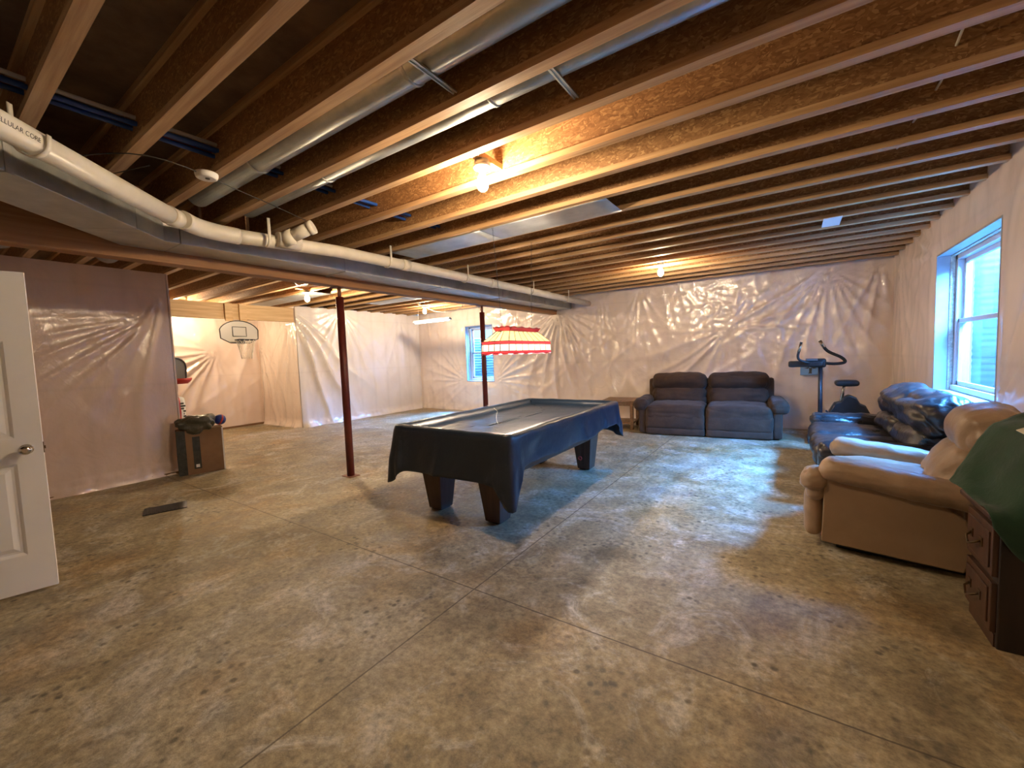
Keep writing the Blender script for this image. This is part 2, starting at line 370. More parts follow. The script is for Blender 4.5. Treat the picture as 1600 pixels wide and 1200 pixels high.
        for i in R:
            for j in R:
                fs.append((V(i,j,0),V(i,j+1,0),V(i+1,j+1,0),V(i+1,j,0))); fs.append((V(i,j,n),V(i+1,j,n),V(i+1,j+1,n),V(i,j+1,n)))
                fs.append((V(i,0,j),V(i+1,0,j),V(i+1,0,j+1),V(i,0,j+1))); fs.append((V(i,n,j),V(i,n,j+1),V(i+1,n,j+1),V(i+1,n,j)))
                fs.append((V(0,i,j),V(0,i,j+1),V(0,i+1,j+1),V(0,i+1,j))); fs.append((V(n,i,j),V(n,i+1,j),V(n,i+1,j+1),V(n,i,j+1)))
        return s.add(vs, fs, True)
    def mesh(s, name, m):
        me = bpy.data.meshes.new(name); me.from_pydata(s.v, [], s.f); me.polygons.foreach_set('use_smooth', s.sm)
        me.materials.append(m if not isinstance(m, str) else M[m]); me.update(); return me
    def build(s, name, m, parent=None, bevel=0, seg=2, loc=None, rot=None):
        o = bpy.data.objects.new(name, s.mesh(name, m)); COL.objects.link(o)
        if parent: o.parent = parent
        if loc: o.location = loc
        if rot: o.rotation_euler = rot
        if bevel:
            b = o.modifiers.new('bevel', 'BEVEL'); b.width = bevel; b.segments = seg; b.limit_method = 'ANGLE'; b.angle_limit = .9
        return o
def thing(name, label, cat, loc=(0, 0, 0), rz=0, group=None):
    o = bpy.data.objects.new(name, None); COL.objects.link(o)
    o.empty_display_size = .1; o.location = loc; o.rotation_euler = (0, 0, rz); o['label'] = label; o['category'] = cat
    if group: o['group'] = group
    return o
def tag(o, label, cat, group=None):
    o['label'] = label; o['category'] = cat
    if group: o['group'] = group
    return o
def struct(o): o['kind'] = 'structure'; return o
def copy_tree(o, parent=None):
    c = o.copy(); COL.objects.link(c)
    if parent: c.parent = parent
    for ch in [x for x in o.children]: copy_tree(ch, c)
    return c
def arc(c, r, a0, a1, n, ax='xy'):
    out = []
    for i in range(n+1):
        a = a0+(a1-a0)*i/n; u, v = r*math.cos(a), r*math.sin(a)
        out.append({'xy': (c[0]+u, c[1]+v, c[2]), 'xz': (c[0]+u, c[1], c[2]+v), 'yz': (c[0], c[1]+u, c[2]+v)}[ax])
    return out
def smooth_path(pts, n=6):
    """Catmull-Rom through pts"""
    P = [Vector(p) for p in pts]; P = [P[0]*2-P[1]]+P+[P[-1]*2-P[-2]]; out = []
    for i in range(1, len(P)-2):
        for k in range(n):
            t = k/n; a, b, c, d = P[i-1:i+3]
            out.append(.5*((2*b)+(c-a)*t+(2*a-5*b+4*c-d)*t*t+(3*b-a-3*c+d)*t**3))
    out.append(P[-2]); return out

# ------------------------------------------------------------------ floor and ceiling
fl = MB(); fl.box((-11, -3.2, -.12), (XR+.4, YB+.4, 0)); struct(fl.build('floor', 'concrete'))
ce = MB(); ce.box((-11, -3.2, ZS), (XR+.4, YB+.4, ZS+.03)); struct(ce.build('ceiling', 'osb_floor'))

# ------------------------------------------------------------------ walls: plastic sheeting as real relief
def sheet(name, org, du, nrm, L, H, mat, fold, hole=None, thick=.14, res=.028, z0=0):
    org = Vector((*org, 0)); du = Vector((*du, 0)); nrm = Vector((*nrm, 0))
    us = [L*i/round(L/res) for i in range(round(L/res)+1)]; zs = [z0+(H-z0)*i/round((H-z0)/res) for i in range(round((H-z0)/res)+1)]
    if hole:
        hu0, hu1, hz0, hz1 = hole
        def snap(a, v):
            k = min(range(len(a)), key=lambda i: abs(a[i]-v)); a[k] = v
        snap(us, hu0); snap(us, hu1); snap(zs, hz0); snap(zs, hz1)
    m = MB(); vs = []; nz = len(zs)
    for u in us:
        for z in zs:
            d = fold(u, z)*min(1, .12+u/.12, .12+(L-u)/.12)
            if hole:
                ex = max(hu0-u, u-hu1, 0); ez = max(hz0-z, z-hz1, 0); e = math.hypot(ex, ez)
                d *= min(1, e/.12)
            vs.append(org+du*u+nrm*(d+.002)+Vector((0, 0, z)))
    fs = []
    flip = du.cross(Vector((0, 0, 1))).dot(nrm) < 0
    for i in range(len(us)-1):
        for j in range(nz-1):
            if hole:
                cu, cz = (us[i]+us[i+1])/2, (zs[j]+zs[j+1])/2
                if hu0 < cu < hu1 and hz0 < cz < hz1: continue
            q = (i*nz+j, (i+1)*nz+j, (i+1)*nz+j+1, i*nz+j+1)
            fs.append(q[::-1] if flip else q)
    m.add(vs, fs, True)
    def slab(u0, u1, a, b):
        p = org+du*u0; q = org+du*u1-nrm*thick
        m.box((min(p.x, q.x), min(p.y, q.y), a), (max(p.x, q.x), max(p.y, q.y), b))
    if hole:
        slab(0, hu0, z0, H); slab(hu1, L, z0, H); slab(hu0, hu1, z0, hz0); slab(hu0, hu1, hz1, H)
    else: slab(0, L, z0, H)
    return struct(m.build(name, mat))
def N(x, y, z=0): return noise.noise(Vector((x, y, z)))
def ridge(t, w): return max(0., 1-abs(t)*w)
def make_fold(pins, base=.010, fine=.004, skirt=.03, seed=0., crump=()):
    def f(u, z):
        d = base*(.6+N(u*.9+seed, z*.35, 1.3)) + 1.4*fine*ridge(N(u*2.6+seed, z*1.1+u*.5, 5), 4) + fine*ridge(N(u*1.2-z*1.6+seed, z*.8, 9), 5)
        for (pu, pz, s, k, rl, a0, aw) in pins:
            dx, dz = u-pu, z-pz; r = math.hypot(dx, dz)+1e-6; th = math.atan2(dx, -dz)
            wnd = math.exp(-((th-a0)/aw)**2)
            q = abs(math.sin(th*k+1.5*N(r*.7, th*2, seed)+pu))
            d += 1.6*s*wnd*(r/(r+.12))*math.exp(-r/rl)*(1-q)**1.5*2.2
        for (cu, cz, cr, s) in crump:
            wgt = math.exp(-(((u-cu)/cr)**2+((z-cz)/(cr*.6))**2))
            d += s*wgt*(ridge(N(u*5+z*3, z*6-u*2, 3+seed), 3)+.6*ridge(N(u*9, z*11, 7+seed), 3))
        if skirt and z < .16:
            d += skirt*(1-z/.16)**1.5*(.7+.9*N(u*3.1+seed, z*6, 2))+.01*ridge(N(u*8, z*14, seed), 3)
        return max(d, 0.)
    return f
PI = math.pi
# back wall u = x + 9
sheet('wall_back', (XL, YB), (1, 0), (0, -1), XR-XL, ZS, 'poly_x',
      make_fold([(9.46, 2.66, .028, 15, 1.3, 0, .9), (4.6, 2.42, .045, 15, 1.0, 0, 1.1), (1.70, .80, .03, 13, .8, -2.2, .9), (2.70, .80, .03, 13, .9, 2.1, .8),
                 (10.1, 2.66, .03, 9, 1.5, -.1, .5), (8.0, 1.75, .028, 11, 1.0, 1.9, .7), (8.0, 1.75, .028, 11, 1.0, -.9, .7), (6.4, 2.7, .02, 9, 1.2, .1, .6), (5.6, 2.7, .02, 12, 1.5, 0, .35)],
                base=.016, fine=.012, skirt=.05, crump=((7.9, 2.15, .9, .022), (9.0, 1.4, .6, .012), (3.5, 1.6, .8, .006))),
      hole=(1.74, 2.66, .78, 2.25), thick=.25)
# right wall u = y + 3.2
sheet('wall_right', (XR, -3.2), (0, 1), (-1, 0), YB+3.2, ZS, 'poly_y',
      make_fold([(11.2, 2.7, .02, 9, 1.4, -.3, .5), (7.75, .85, .02, 9, .7, -2.4, .6), (9.5, 2.33, .02, 9, .9, 2.0, .6)], base=.010, fine=.005, skirt=.02, seed=4.), hole=(7.80, 9.48, .865, 2.31), thick=.22, res=.035)
# far left wall at x = -9 from y 4.93 to the back wall, u = y - 4.93
sheet('wall_left', (XL, 4.93), (0, 1), (1, 0), YB-4.93, ZJ+.02, 'poly_w',
      make_fold([(-.1, 2.62, .075, 12, 1.9, .42, .42), (1.1, 2.65, .03, 12, 1.1, 0, .8), (2.9, 2.65, .02, 9, 1.2, 0, .5)], base=.014, fine=.007, skirt=.09, seed=8.))
# return wall of the alcove, facing the camera, u = x + 10.7
sheet('wall_alcove_return', (-10.7, 4.93), (1, 0), (0, -1), 1.7, ZJ+.02, 'poly_x',
      make_fold([(1.5, 2.5, .04, 11, 1.3, -.2, .6), (.15, 1.9, .03, 9, 1.2, .1, .5)], base=.02, fine=.008, skirt=.08, seed=12.))
sheet('wall_alcove', (-10.7, -3.2), (0, 1), (1, 0), 8.13, ZJ+.02, 'poly_y',
      make_fold([(7.2, 1.75, .035, 11, 1.3, -1.0, .9), (7.9, 2.4, .02, 9, 1.5, 0, .4)], base=.016, fine=.008, skirt=.0, seed=16.))
# partition behind the door
part_fold0 = make_fold([(5.1, 2.1, .02, 16, .8, -.9, .5), (5.2, 2.4, .015, 10, 1.6, -.35, .35)], base=.008, fine=.003, skirt=.03, seed=20.)
sheet('wall_partition', (-6.86, -3.2), (0, 1), (1, 0), 5.26, ZJ, 'poly_p', part_fold0, thick=.13)
sheet('wall_front', (-11, -3.2), (1, 0), (0, 1), 12.4, ZS, 'poly_x', make_fold([], seed=30.), thick=.1, res=.12)
b = MB(); b.box((-11, -3.2, 0), (-10.86, YB+.3, ZS)); b.box((-11, 5.1, 0), (-9.15, 5.2, ZS)); b.box((-9.25, 5.1, 0), (-9.15, YB+.3, ZS)); struct(b.build('wall_outer', 'concrete_wall'))
b = MB(); b.box((-6.99, 2.065, 0), (-6.855, 2.085, ZJ)); struct(b.build('trim_1', 'poly_p'))
b = MB(); b.box((-6.99, -3.2, 0), (-6.835, 2.09, .035)); struct(b.build('baseboard_left', 'oak', bevel=.004))
b = MB(); b.box((-10.69, 1.0, 0), (-10.64, 4.9, .04)); struct(b.build('baseboard_alcove', 'oak', bevel=.004))

# ------------------------------------------------------------------ windows
def window(n, hole, inv, outx, deep):
    """hole in wall coordinates (a0,a1,z0,z1); inv maps (along, outwards, z) to world"""
    a0, a1, z0, z1 = hole
    t = thing('window_%d' % n, '', 'window'); del t['label']; del t['category']; t['kind'] = 'structure'
    def bx(m, a, b):
        p, q = inv(*a), inv(*b); m.box([min(p[i], q[i]) for i in range(3)], [max(p[i], q[i]) for i in range(3)])
    rv = MB()      # reveal lining
    e = .018
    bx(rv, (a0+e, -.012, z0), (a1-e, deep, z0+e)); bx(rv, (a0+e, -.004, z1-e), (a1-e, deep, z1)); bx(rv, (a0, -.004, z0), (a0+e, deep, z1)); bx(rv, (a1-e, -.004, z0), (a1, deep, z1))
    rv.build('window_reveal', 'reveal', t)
    fm = MB()      # foam line round the jamb
    k = .10
    for (p, q) in (((a1-.028, k, z0+e), (a1-e, k+.035, z1-e)), ((a0+e, k, z0+e), (a0+.028, k+.035, z1-e)), ((a0+e, k, z1-.028), (a1-e, k+.035, z1-e))): bx(fm, p, q)
    fm.build('foam_strip', 'foam', t)
    fr = MB(); o = deep-.02; w = .055
    a0 += e; a1 -= e; fz0, fz1 = z0+e, z1-e
    bx(fr, (a0, o-.08, fz0), (a0+w, o+.03, fz1)); bx(fr, (a1-w, o-.08, fz0), (a1, o+.03, fz1)); bx(fr, (a0, o-.08, fz1-w), (a1, o+.03, fz1)); bx(fr, (a0, o-.10, fz0), (a1, o+.03, fz0+w))
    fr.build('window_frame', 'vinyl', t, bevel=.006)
    zm = (z0+z1)/2+.02
    for nm, za, zb, off in (('upper_sash', zm-.02, fz1-w, -.015), ('lower_sash', fz0+w, zm+.02, -.05)):
        s = MB(); sw = .045
        x0, x1 = a0+w, a1-w
        bx(s, (x0, o+off-.015, za), (x0+sw, o+off+.015, zb)); bx(s, (x1-sw, o+off-.015, za), (x1, o+off+.015, zb)); bx(s, (x0, o+off-.015, za), (x1, o+off+.015, za+sw)); bx(s, (x0, o+off-.015, zb-sw), (x1, o+off+.015, zb))
        so = s.build(nm, 'vinyl', t, bevel=.004)
        g = MB(); p_, q_ = inv(x0+sw, o+off, za+sw), inv(x1-sw, o+off, zb-sw); g.add([(p_[0], p_[1], p_[2]), (q_[0], q_[1], p_[2]), (q_[0], q_[1], q_[2]), (p_[0], p_[1], q_[2])], [(0, 1, 2, 3)]); g.build('glass_pane', 'glass', so)
    # outer sill
    return t
window(1, (4.60, 6.28, .865, 2.31), lambda a, o, z: (XR+o, a, z), None, .24)
window(2, (-7.26, -6.34, .78, 2.25), lambda a, o, z: (a, YB+o, z), None, .26)
def well(name, label, cx, cy, ang0, r, z0, z1, grp):
    m = MB(); n = 40; vs = []; zs = [z0+(z1-z0)*i/60 for i in range(61)]
    for i in range(n+1):
        a = ang0-PI/2+PI*i/n
        for z in zs:
            rr = r+.015*math.sin(z*2*PI/.075)
            vs.append((cx+rr*math.cos(a), cy+rr*math.sin(a), z))
    q = len(zs)
    m.add(vs, [(i*q+j, (i+1)*q+j, (i+1)*q+j+1, i*q+j+1) for i in range(n) for j in range(q-1)], True)
    o = m.build(name, 'galv_well'); so = o.modifiers.new('thickness', 'SOLIDIFY'); so.thickness = .004
    return tag(o, label, 'window well')
well('window_well', 'corrugated galvanised window well outside the big right-hand window', XR+.32, 5.44, 0, 1.0, .5, 2.55, None)
well('window_well', 'corrugated galvanised window well outside the small back window', -6.8, YB+.34, PI/2, .75, .5, 1.95, None)
g = MB(); g.box((XR+.3, 4.0, .3), (XR+1.6, 7, .5)); g.box((-7.9, YB+.3, .3), (-5.7, YB+1.4, .5)); struct(g.build('floor_outside', 'concrete_wall'))

# ------------------------------------------------------------------ joists
fw, fh = .062, .038
def joist_mesh(x0, x1):
    out = []
    m = MB(); m.box((x0, -fw/2, 0), (x1, fw/2, fh)); out.append(m.mesh('bottom_flange', 'lumber'))
    m = MB(); m.box((x0+.001, -.005, fh-.002), (x1-.001, .005, ZS-ZJ-fh)); out.append(m.mesh('web', 'osb'))
    m = MB(); m.box((x0, -fw/2, ZS-ZJ-fh), (x1, fw/2, ZS-ZJ)); out.append(m.mesh('top_flange', 'lumber'))
    return out
right_m = joist_mesh(-4.50, XR-.01); left_m = joist_mesh(-10.68, -4.58)
IDX = list(range(0, 20))
ordn = ['', 'first', 'second', 'third', 'fourth', 'fifth', 'sixth', 'seventh', 'eighth', 'ninth', 'tenth', 'eleventh', 'twelfth', 'thirteenth', 'fourteenth', 'fifteenth', 'sixteenth', 'seventeenth', 'eighteenth', 'nineteenth', 'twentieth']
for side, ms in (('right', right_m), ('left', left_m)):
    for i in IDX:
        y = J0+JS*i
        if y < -3.0 or y > YB-.1: continue
        if side == 'left' and y > YB-.1: continue
        k = 20-i
        if side == 'right' and i >= 0: lab = 'wooden ceiling joist over the pool table side, %s from the back wall' % ordn[k]
        elif side == 'left': lab = 'wooden ceiling joist beyond the girder, %s from the back wall' % ordn[k]
        else: lab = None
        if lab is None:
            lab = 'wooden ceiling joist %s the girder, too near the camera to be in the photograph' % ('beside' if side == 'right' else 'beyond')
        g = 'ceiling joists on the pool table side' if side == 'right' else 'ceiling joists beyond the girder'
        t = thing('ceiling_joist', lab, 'joist', (0, y, ZJ), 0, g)
        for me in ms:
            o = bpy.data.objects.new(me.name.split('.')[0], me); COL.objects.link(o); o.parent = t

# ------------------------------------------------------------------ girder, posts
t = thing('girder', 'long laminated wood girder on the red steel posts under the joists', 'beam', (GX, 2.7, 2.32))
m = MB(); m.box((-.075, -5.8, .0), (-.028, 5.84, .335)); m.build('outer_ply', 'girder', t, bevel=.004)
m = MB(); m.box((-.026, -5.8, .0), (.026, 5.84, .335)); m.build('middle_ply', 'girder', t, bevel=.004)
m = MB(); m.box((.028, -5.8, .0), (.075, 5.84, .335)); m.build('inner_ply', 'girder', t, bevel=.004)
def post(y, label):
    t = thing('steel_post', label, 'post', (GX, y, 0), 0, 'red steel posts')
    m = MB(); m.tube([(0, 0, .008), (0, 0, 2.20)], .045, 24); m.build('tube', 'red_steel', t)
    m = MB(); m.tube([(0, 0, 2.18), (0, 0, 2.312)], .022, 16); m.build('adjusting_screw', 'steel_plate', t)
    m = MB(); m.box((-.09, -.07, 0), (.09, .07, .008)); m.build('base_plate', 'steel_plate', t, bevel=.002)
    m = MB(); m.box((-.09, -.07, 2.310), (.09, .07, 2.3195)); m.build('top_plate', 'steel_plate', t, bevel=.002)
    return t
post(3.05, 'dark red steel post standing free on the open floor, nearest the camera')
post(5.83, 'dark red steel post behind the pool table, partly hidden by its lamp')

# ------------------------------------------------------------------ sheet metal trunk duct
t = thing('rectangular_duct', 'rectangular galvanised main duct hanging beside the girder', 'duct', (-4.2, 4.7, 2.41))
def duct_seg(y0, y1, x0, x1, z0, z1, name='duct_section'):
    m = MB(); m.box((x0, y0, z0), (x1, y1, z1)); m.build(name, 'galv', t, bevel=.004)
    return m
# local coords relative to (-4.2,4.7,2.41)
secs = [(-3.35, -1.85), (-1.84, -.35), (-.34, 1.15), (1.16, 2.6), (2.61, 3.72)]
for (a, b_) in secs: duct_seg(a, b_, -.245, .12, .0, .22)
for (a, b_) in secs: m = MB(); m.box((-.255, b_-.02, -.006), (.128, b_+.02, .224)); m.build('drive_cleat', 'galv_dull', t)
m = MB(); m.box((-.24, 3.72, .01), (.115, 3.8, .21)); m.build('end_cap', 'galv_dull', t, bevel=.004)
# 45 degree run towards the camera: footprint polygon
def diag(s0, s1, w, z0, z1, name, matn, m=None):
    # s along direction (1,-1)/sqrt2 starting from elbow (-4.26, 1.30) world
    bx_, by_ = -4.27+4.2, 1.16-4.7
    d = Vector((1, -1, 0)).normalized(); n_ = Vector((1, 1, 0)).normalized()
    c = Vector((bx_, by_, z0))
    pts = [c+d*s0-n_*w/2, c+d*s1-n_*w/2, c+d*s1+n_*w/2, c+d*s0+n_*w/2]
    mm = m or MB(); mm.prism(pts, (0, 0, z1-z0))
    if not m: mm.build(name, matn, t, bevel=.004)
pts = [(-.245, -3.35, 0), (-.245, -3.62, 0), (-.02, -3.82, 0), (.23, -3.56, 0), (.12, -3.35, 0)]
m = MB(); m.prism([(-.245, -3.355, 0), (-.245, -3.637, 0), (.0627, -3.9447, 0), (.3347, -3.6727, 0), (.12, -3.458, 0), (.12, -3.355, 0)], (0, 0, .22)); m.build('duct_elbow', 'galv_dull', t, bevel=.004)
diag(.385, 1.30, .385, .0, .22, 'duct_section', 'galv')
diag(1.31, 3.2, .40, -.005, .225, 'duct_section', 'galv')
m = MB(); diag(1.285, 1.325, .41, -.012, .232, '', '', m); m.build('drive_cleat', 'galv_dull', t)

# ------------------------------------------------------------------ PVC drain pipe
t = thing('drain_pipe', 'long white plastic drain pipe running above the duct', 'pipe', (-3.7, 4.5, 2.5))
pr = .057
m = MB()
B = Vector((-3.7, 4.5, 2.5))
def Lc(*p): return Vector(p)-B
path = [(-3.68, 8.5, 2.49), (-3.69, 6, 2.50), (-3.70, 4, 2.50), (-3.71, 2.5, 2.50), (-3.80, 1.72, 2.485), (-3.81, 1.62, 2.483)]
m.tube([Lc(*p) for p in path], pr, 24); m.build('straight_run', 'pvc', t)
el = smooth_path([Lc(-3.81, 1.66, 2.483), Lc(-3.80, 1.50, 2.48), Lc(-3.72, 1.34, 2.47), Lc(-3.60, 1.21, 2.465)], 6)
m = MB(); m.tube(el, pr*1.13, 24); m.build('elbow', 'pvc', t)
dd = Vector((1, -.99, -.015)).normalized()
p0 = Vector((-3.63, 1.20, 2.463)); p1 = p0+dd*3.4
m = MB(); m.tube([p0-B, p1-B], pr, 24); pipe_near = m.build('near_run', 'pvc', t)
for q in (0.03, ): m = MB(); m.tube([p0+dd*q-B, p0+dd*(q+.10)-B], pr*1.12, 24); m.build('coupling', 'pvc', t)
m = MB(); m.tube([Lc(-3.72, 1.93, 2.50), Lc(-3.71, 2.12, 2.50)], pr*1.13, 24); m.tube([Lc(-3.70, 1.98, 2.50), Lc(-3.63, 2.03, 2.535)], pr*1.12, 20); m.build('wye_fitting', 'pvc', t)
m = MB(); m.tube([Lc(-3.64, 2.02, 2.53), Lc(-3.50, 2.12, 2.60)], pr*.93, 20); m.build('branch_pipe', 'pvc', t)
m = MB(); m.tube([Lc(-3.52, 2.106, 2.59), Lc(-3.485, 2.131, 2.607)], pr*1.03, 20); m.build('end_cap', 'pvc', t)
for y in (3.35, 5.0, 6.7): m = MB(); m.tube([Lc(-3.70, y-.05, 2.5), Lc(-3.70, y+.05, 2.5)], pr*1.1, 24); m.build('coupling', 'pvc', t)
# hangers
def hanger(p, ax, nm='pipe_hanger'):
    p = Vector(p); ax = Vector(ax).normalized(); s = ax.cross(Vector((0, 0, 1))).normalized()
    mm = MB()
    pts = [p+s*(pr+.008)+Vector((0, 0, .16))]
    for i in range(13):
        a = -PI*i/12
        pts.append(p+s*math.cos(a)*(pr+.008)+Vector((0, 0, math.sin(a)*(pr+.008))))
    pts.append(p-s*(pr+.008)+Vector((0, 0, .03)))
    vs = []; fs = []
    for q in pts: vs += [q-ax*.012-B, q+ax*.012-B]
    fs = [(2*i, 2*i+1, 2*i+3, 2*i+2) for i in range(len(pts)-1)]
    mm.add(vs, fs, True); o = mm.build(nm, 'pvc', t); so = o.modifiers.new('thickness', 'SOLIDIFY'); so.thickness = .005
for pp, ax in ((p0+dd*1.12, dd), (Vector((-3.74, 1.85, 2.49)), (.1, 1, 0)), (Vector((-3.70, 3.1, 2.5)), (0, 1, 0)), (Vector((-3.70, 4.4, 2.5)), (0, 1, 0)), (Vector((-3.69, 6.1, 2.5)), (0, 1, 0)), (Vector((-3.68, 7.4, 2.49)), (0, 1, 0))): hanger(pp, ax)
# printed text on the near run
def pipe_text(body, start, size, ang):
    cu = bpy.data.curves.new('print', 'FONT'); cu.body = body; cu.size = size
    o = bpy.data.objects.new('print', cu); COL.objects.link(o)
    dg = bpy.context.evaluated_depsgraph_get(); me0 = o.evaluated_get(dg).to_mesh()
    vs = [v.co.copy() for v in me0.vertices]; fs = [tuple(p.vertices) for p in me0.polygons]
    o.evaluated_get(dg).to_mesh_clear(); bpy.data.objects.remove(o)
    ax = -dd                                    # text runs from the near end to the elbow
    s = ax.cross(Vector((0, 0, 1))).normalized(); u = s.cross(ax)
    out = []
    for v in vs:
        a = ang + v.y/pr
        out.append(p0+dd*start+ax*v.x+(s*math.cos(a)+u*math.sin(a))*(pr+.0008)-B)
    mm = MB(); mm.add(out, fs); return mm.build('printed_text', 'ink', t)
pipe_text('CELLULAR CORE', 1.36, .028, -.32)

# ------------------------------------------------------------------ ducts in the joist bays
def round_duct(y, x0, x1, r, z, label, rings):
    t = thing('round_duct', label, 'duct', (x0, y, z), 0, 'round heating ducts between the joists')
    m = MB(); m.tube([(0, 0, 0), (x1-x0, 0, 0)], r, 28); m.build('pipe_body', 'galv', t)
    for q in rings:
        m = MB(); m.tube([(q-x0-.012, 0, 0), (q-x0-.006, 0, 0), (q-x0+.006, 0, 0), (q-x0+.012, 0, 0)], [r+.001, r+.006, r+.006, r+.001], 28); m.build('joint_ring', 'galv_dull', t)
round_duct(J0+JS*2.5, -4.0, .9, .085, 2.80, 'round heating duct in the joist bay nearer the camera', (-3.0, -1.5, 0))
round_duct(J0+JS*3.5-.03, -4.0, .9, .078, 2.80, 'round heating duct in the joist bay next to the bright bulb', (-2.8, -1.3, .2))
for (x, y, lab) in ((-1.38, J0+JS*2.5, 'galvanised strap under the round duct nearer the camera'), (-.92, J0+JS*3.5, 'galvanised strap under the round duct beside the bright bulb')):
    m = MB(); m.box((-.014, -.165, 0), (-.006, .165, .006)); m.box((.006, -.165, 0), (.014, .165, .006)); m.box((-.014, -.165, .005), (.014, .165, .008))
    tag(m.build('duct_strap', 'galv', loc=(x, y, ZJ+.045)), lab, 'strap', 'duct straps')
def pan(x0, x1, i, label):
    y = J0+JS*(i+.5); t = thing('sheet_metal_pan', label, 'duct', ((x0+x1)/2, y, ZJ-.003), 0, 'sheet metal pans under the joists')
    h = (x1-x0)/2; k = round((x1-x0)/1.2)
    for q in range(k):
        a, b_ = -h+2*h*q/k, -h+2*h*(q+1)/k
        m = MB(); nn = 10; vs = []
        for ii in range(nn+1):
            for jj in range(nn+1):
                u, v = ii/nn, jj/nn
                vs.append((a+(b_-a-.006)*u, (-.5+v)*(JS-.01), -.004-.006*N(u*2+q*3+x0, v*2)*math.sin(PI*u)*math.sin(PI*v)*2))
        m.add(vs, [(ii*(nn+1)+jj, ii*(nn+1)+jj+1, (ii+1)*(nn+1)+jj+1, (ii+1)*(nn+1)+jj) for ii in range(nn) for jj in range(nn)], True)
        o = m.build('pan_sheet', 'galv_dull', t); so = o.modifiers.new('thickness', 'SOLIDIFY'); so.thickness = .0015
pan(-3.85, -1.25, 7, 'flat sheet metal pan under two joists above the pool table')
pan(-9.2, -6.9, 9, 'flat sheet metal pan under two joists left of the first bulb beyond the girder')
pan(-7.6, -5.2, 13, 'flat sheet metal pan under two joists between the bulbs beyond the girder')
# ducts seen over the partition top
for x, y, lab in ((-6.05, J0+.20, 'short grey duct between joists above the partition, over the door'), (-6.15, J0+JS*2+.20, 'short grey duct between joists above the partition, right of the door')):
    m = MB(); m.tube([(-.5, 0, 0), (.9, 0, 0)], .11, 20)
    o = tag(m.build('round_duct', 'galv_dull', loc=(x, y, ZJ+.12)), lab, 'duct', 'round ducts above the partition')
    m = MB(); m.box((.1, -.01, .10), (.13, .01, ZS-ZJ-.12)); m.build('hanger_strap', 'galv_dull', o)

# ------------------------------------------------------------------ water pipes and cables through the joists
def run(name, pts, r, mt, label, cat, n=6, seg=8, grp=None):
    b0 = Vector(pts[0]); m = MB(); m.tube([p-b0 for p in smooth_path(pts, n)], r, seg)
    return tag(m.build(name, mt, loc=b0), label, cat, grp)
for k, (mt, dx, dz, y1, lab) in enumerate((('pex_red', 0, .03, 3.6, 'red plastic water pipe through the joists above the duct'), ('pex_blue', .035, .0, 4.1, 'blue plastic water pipe through the joists, nearest the girder'),
                                      ('pex_blue', .07, .02, 4.3, 'blue plastic water pipe through the joists, in the middle of the bundle'), ('pex_white', .095, .045, 2.5, 'white plastic water pipe beside the blue ones'), ('pex_blue', .12, .0, 4.2, 'blue plastic water pipe through the joists, farthest from the girder'))):
    pts = [(-3.18+dx, -1.0, 2.79+dz)] + [(-3.18+dx+.012*math.sin(q*1.7+k), -1+q*.55, 2.79+dz+.01*math.cos(q*2.1+k)) for q in range(1, int((y1+1)/.55)+1)]
    run('water_pipe', pts, .012 if mt != 'pex_blue' else .014, mt, lab, 'pipe', grp='plastic water pipes')
run('electric_cable', [(.62+.02*math.sin(q*2), -1+q*.6, 2.78+.012*math.cos(q*3)) for q in range(12)], .006, 'cable_white', 'white electric cable through the joists on the right side', 'cable')
run('black_wire', [(-4.4, .25, 2.645), (-3.6, .55, 2.63), (-3.1, .9, 2.645), (-3.25, 1.5, 2.64), (-3.50, 2.07, 2.65)], .0035, 'cable_black', 'thin black wire slung under the joists to the white branch pipe', 'cable')
run('black_wire', [(-4.3, .55, 2.645), (-3.7, .75, 2.62), (-3.25, .95, 2.65)], .003, 'cable_black', 'short thin black wire under the joists left of the smoke detector', 'cable')
run('white_cable', [(-5.9, 3.0, 2.65), (-5.75, 3.15, 2.56), (-6.2, 3.5, 2.60), (-6.5, 4.0, 2.69)], .007, 'cable_white', 'white cable looping down beside the girder to a bulb', 'cable')
run('white_cable', [(-7.15, 7.0, 2.66), (-6.9, 7.1, 2.52), (-6.4, 7.1, 2.47), (-6.1, 7.1, 2.55), (-6.05, 7.1, 2.68)], .008, 'cable_white', 'white cable drooping beside the bulb near the back window', 'cable')
run('white_cable', [(-5.9, 7.3, 2.68), (-5.8, 7.3, 2.55), (-5.72, 7.3, 2.45)], .007, 'cable_white', 'white cable end hanging above the fluorescent light', 'cable')

# ------------------------------------------------------------------ bulbs
BULB_PROF = [(.003, -.055), (.012, -.052), (.022, -.044), (.029, -.030), (.031, -.014), (.029, 0), (.023, .016), (.016, .030), (.0135, .040)]
def bulb(x, y, z, label, bm='bulb'):
    t = thing('bulb_fixture', label, 'light bulb', (x, y, z), 0, 'bare bulbs in porcelain holders')
    m = MB(); m.lathe([(r_*1.28, z*1.28-.012) for r_, z in BULB_PROF], 16); m.build('bulb', bm, t)
    m = MB(); m.lathe([(.0145, .040), (.02, .045), (.024, .055), (.03, .062), (.057, .068), (.06, .078), (.057, .084)], 28); m.build('porcelain_holder', 'porcelain', t)
    m = MB(); m.lathe([(.05, .084), (.05, .12)], 8); m.build('junction_box', 'galv_dull', t)
    m = MB(); m.box((-.03, -JS/2+.006, .12), (.03, JS/2-.006, .158)); m.build('mounting_block', 'lumber', t)
    return t
bulb(-1.72, J0+JS*4.5, 2.595, 'bare glowing bulb under the bright orange joists, nearest the camera')
bulb(-1.60, J0+JS*14.5, 2.575, 'bare glowing bulb over the brown sofa near the back wall', 'bulb_dim')
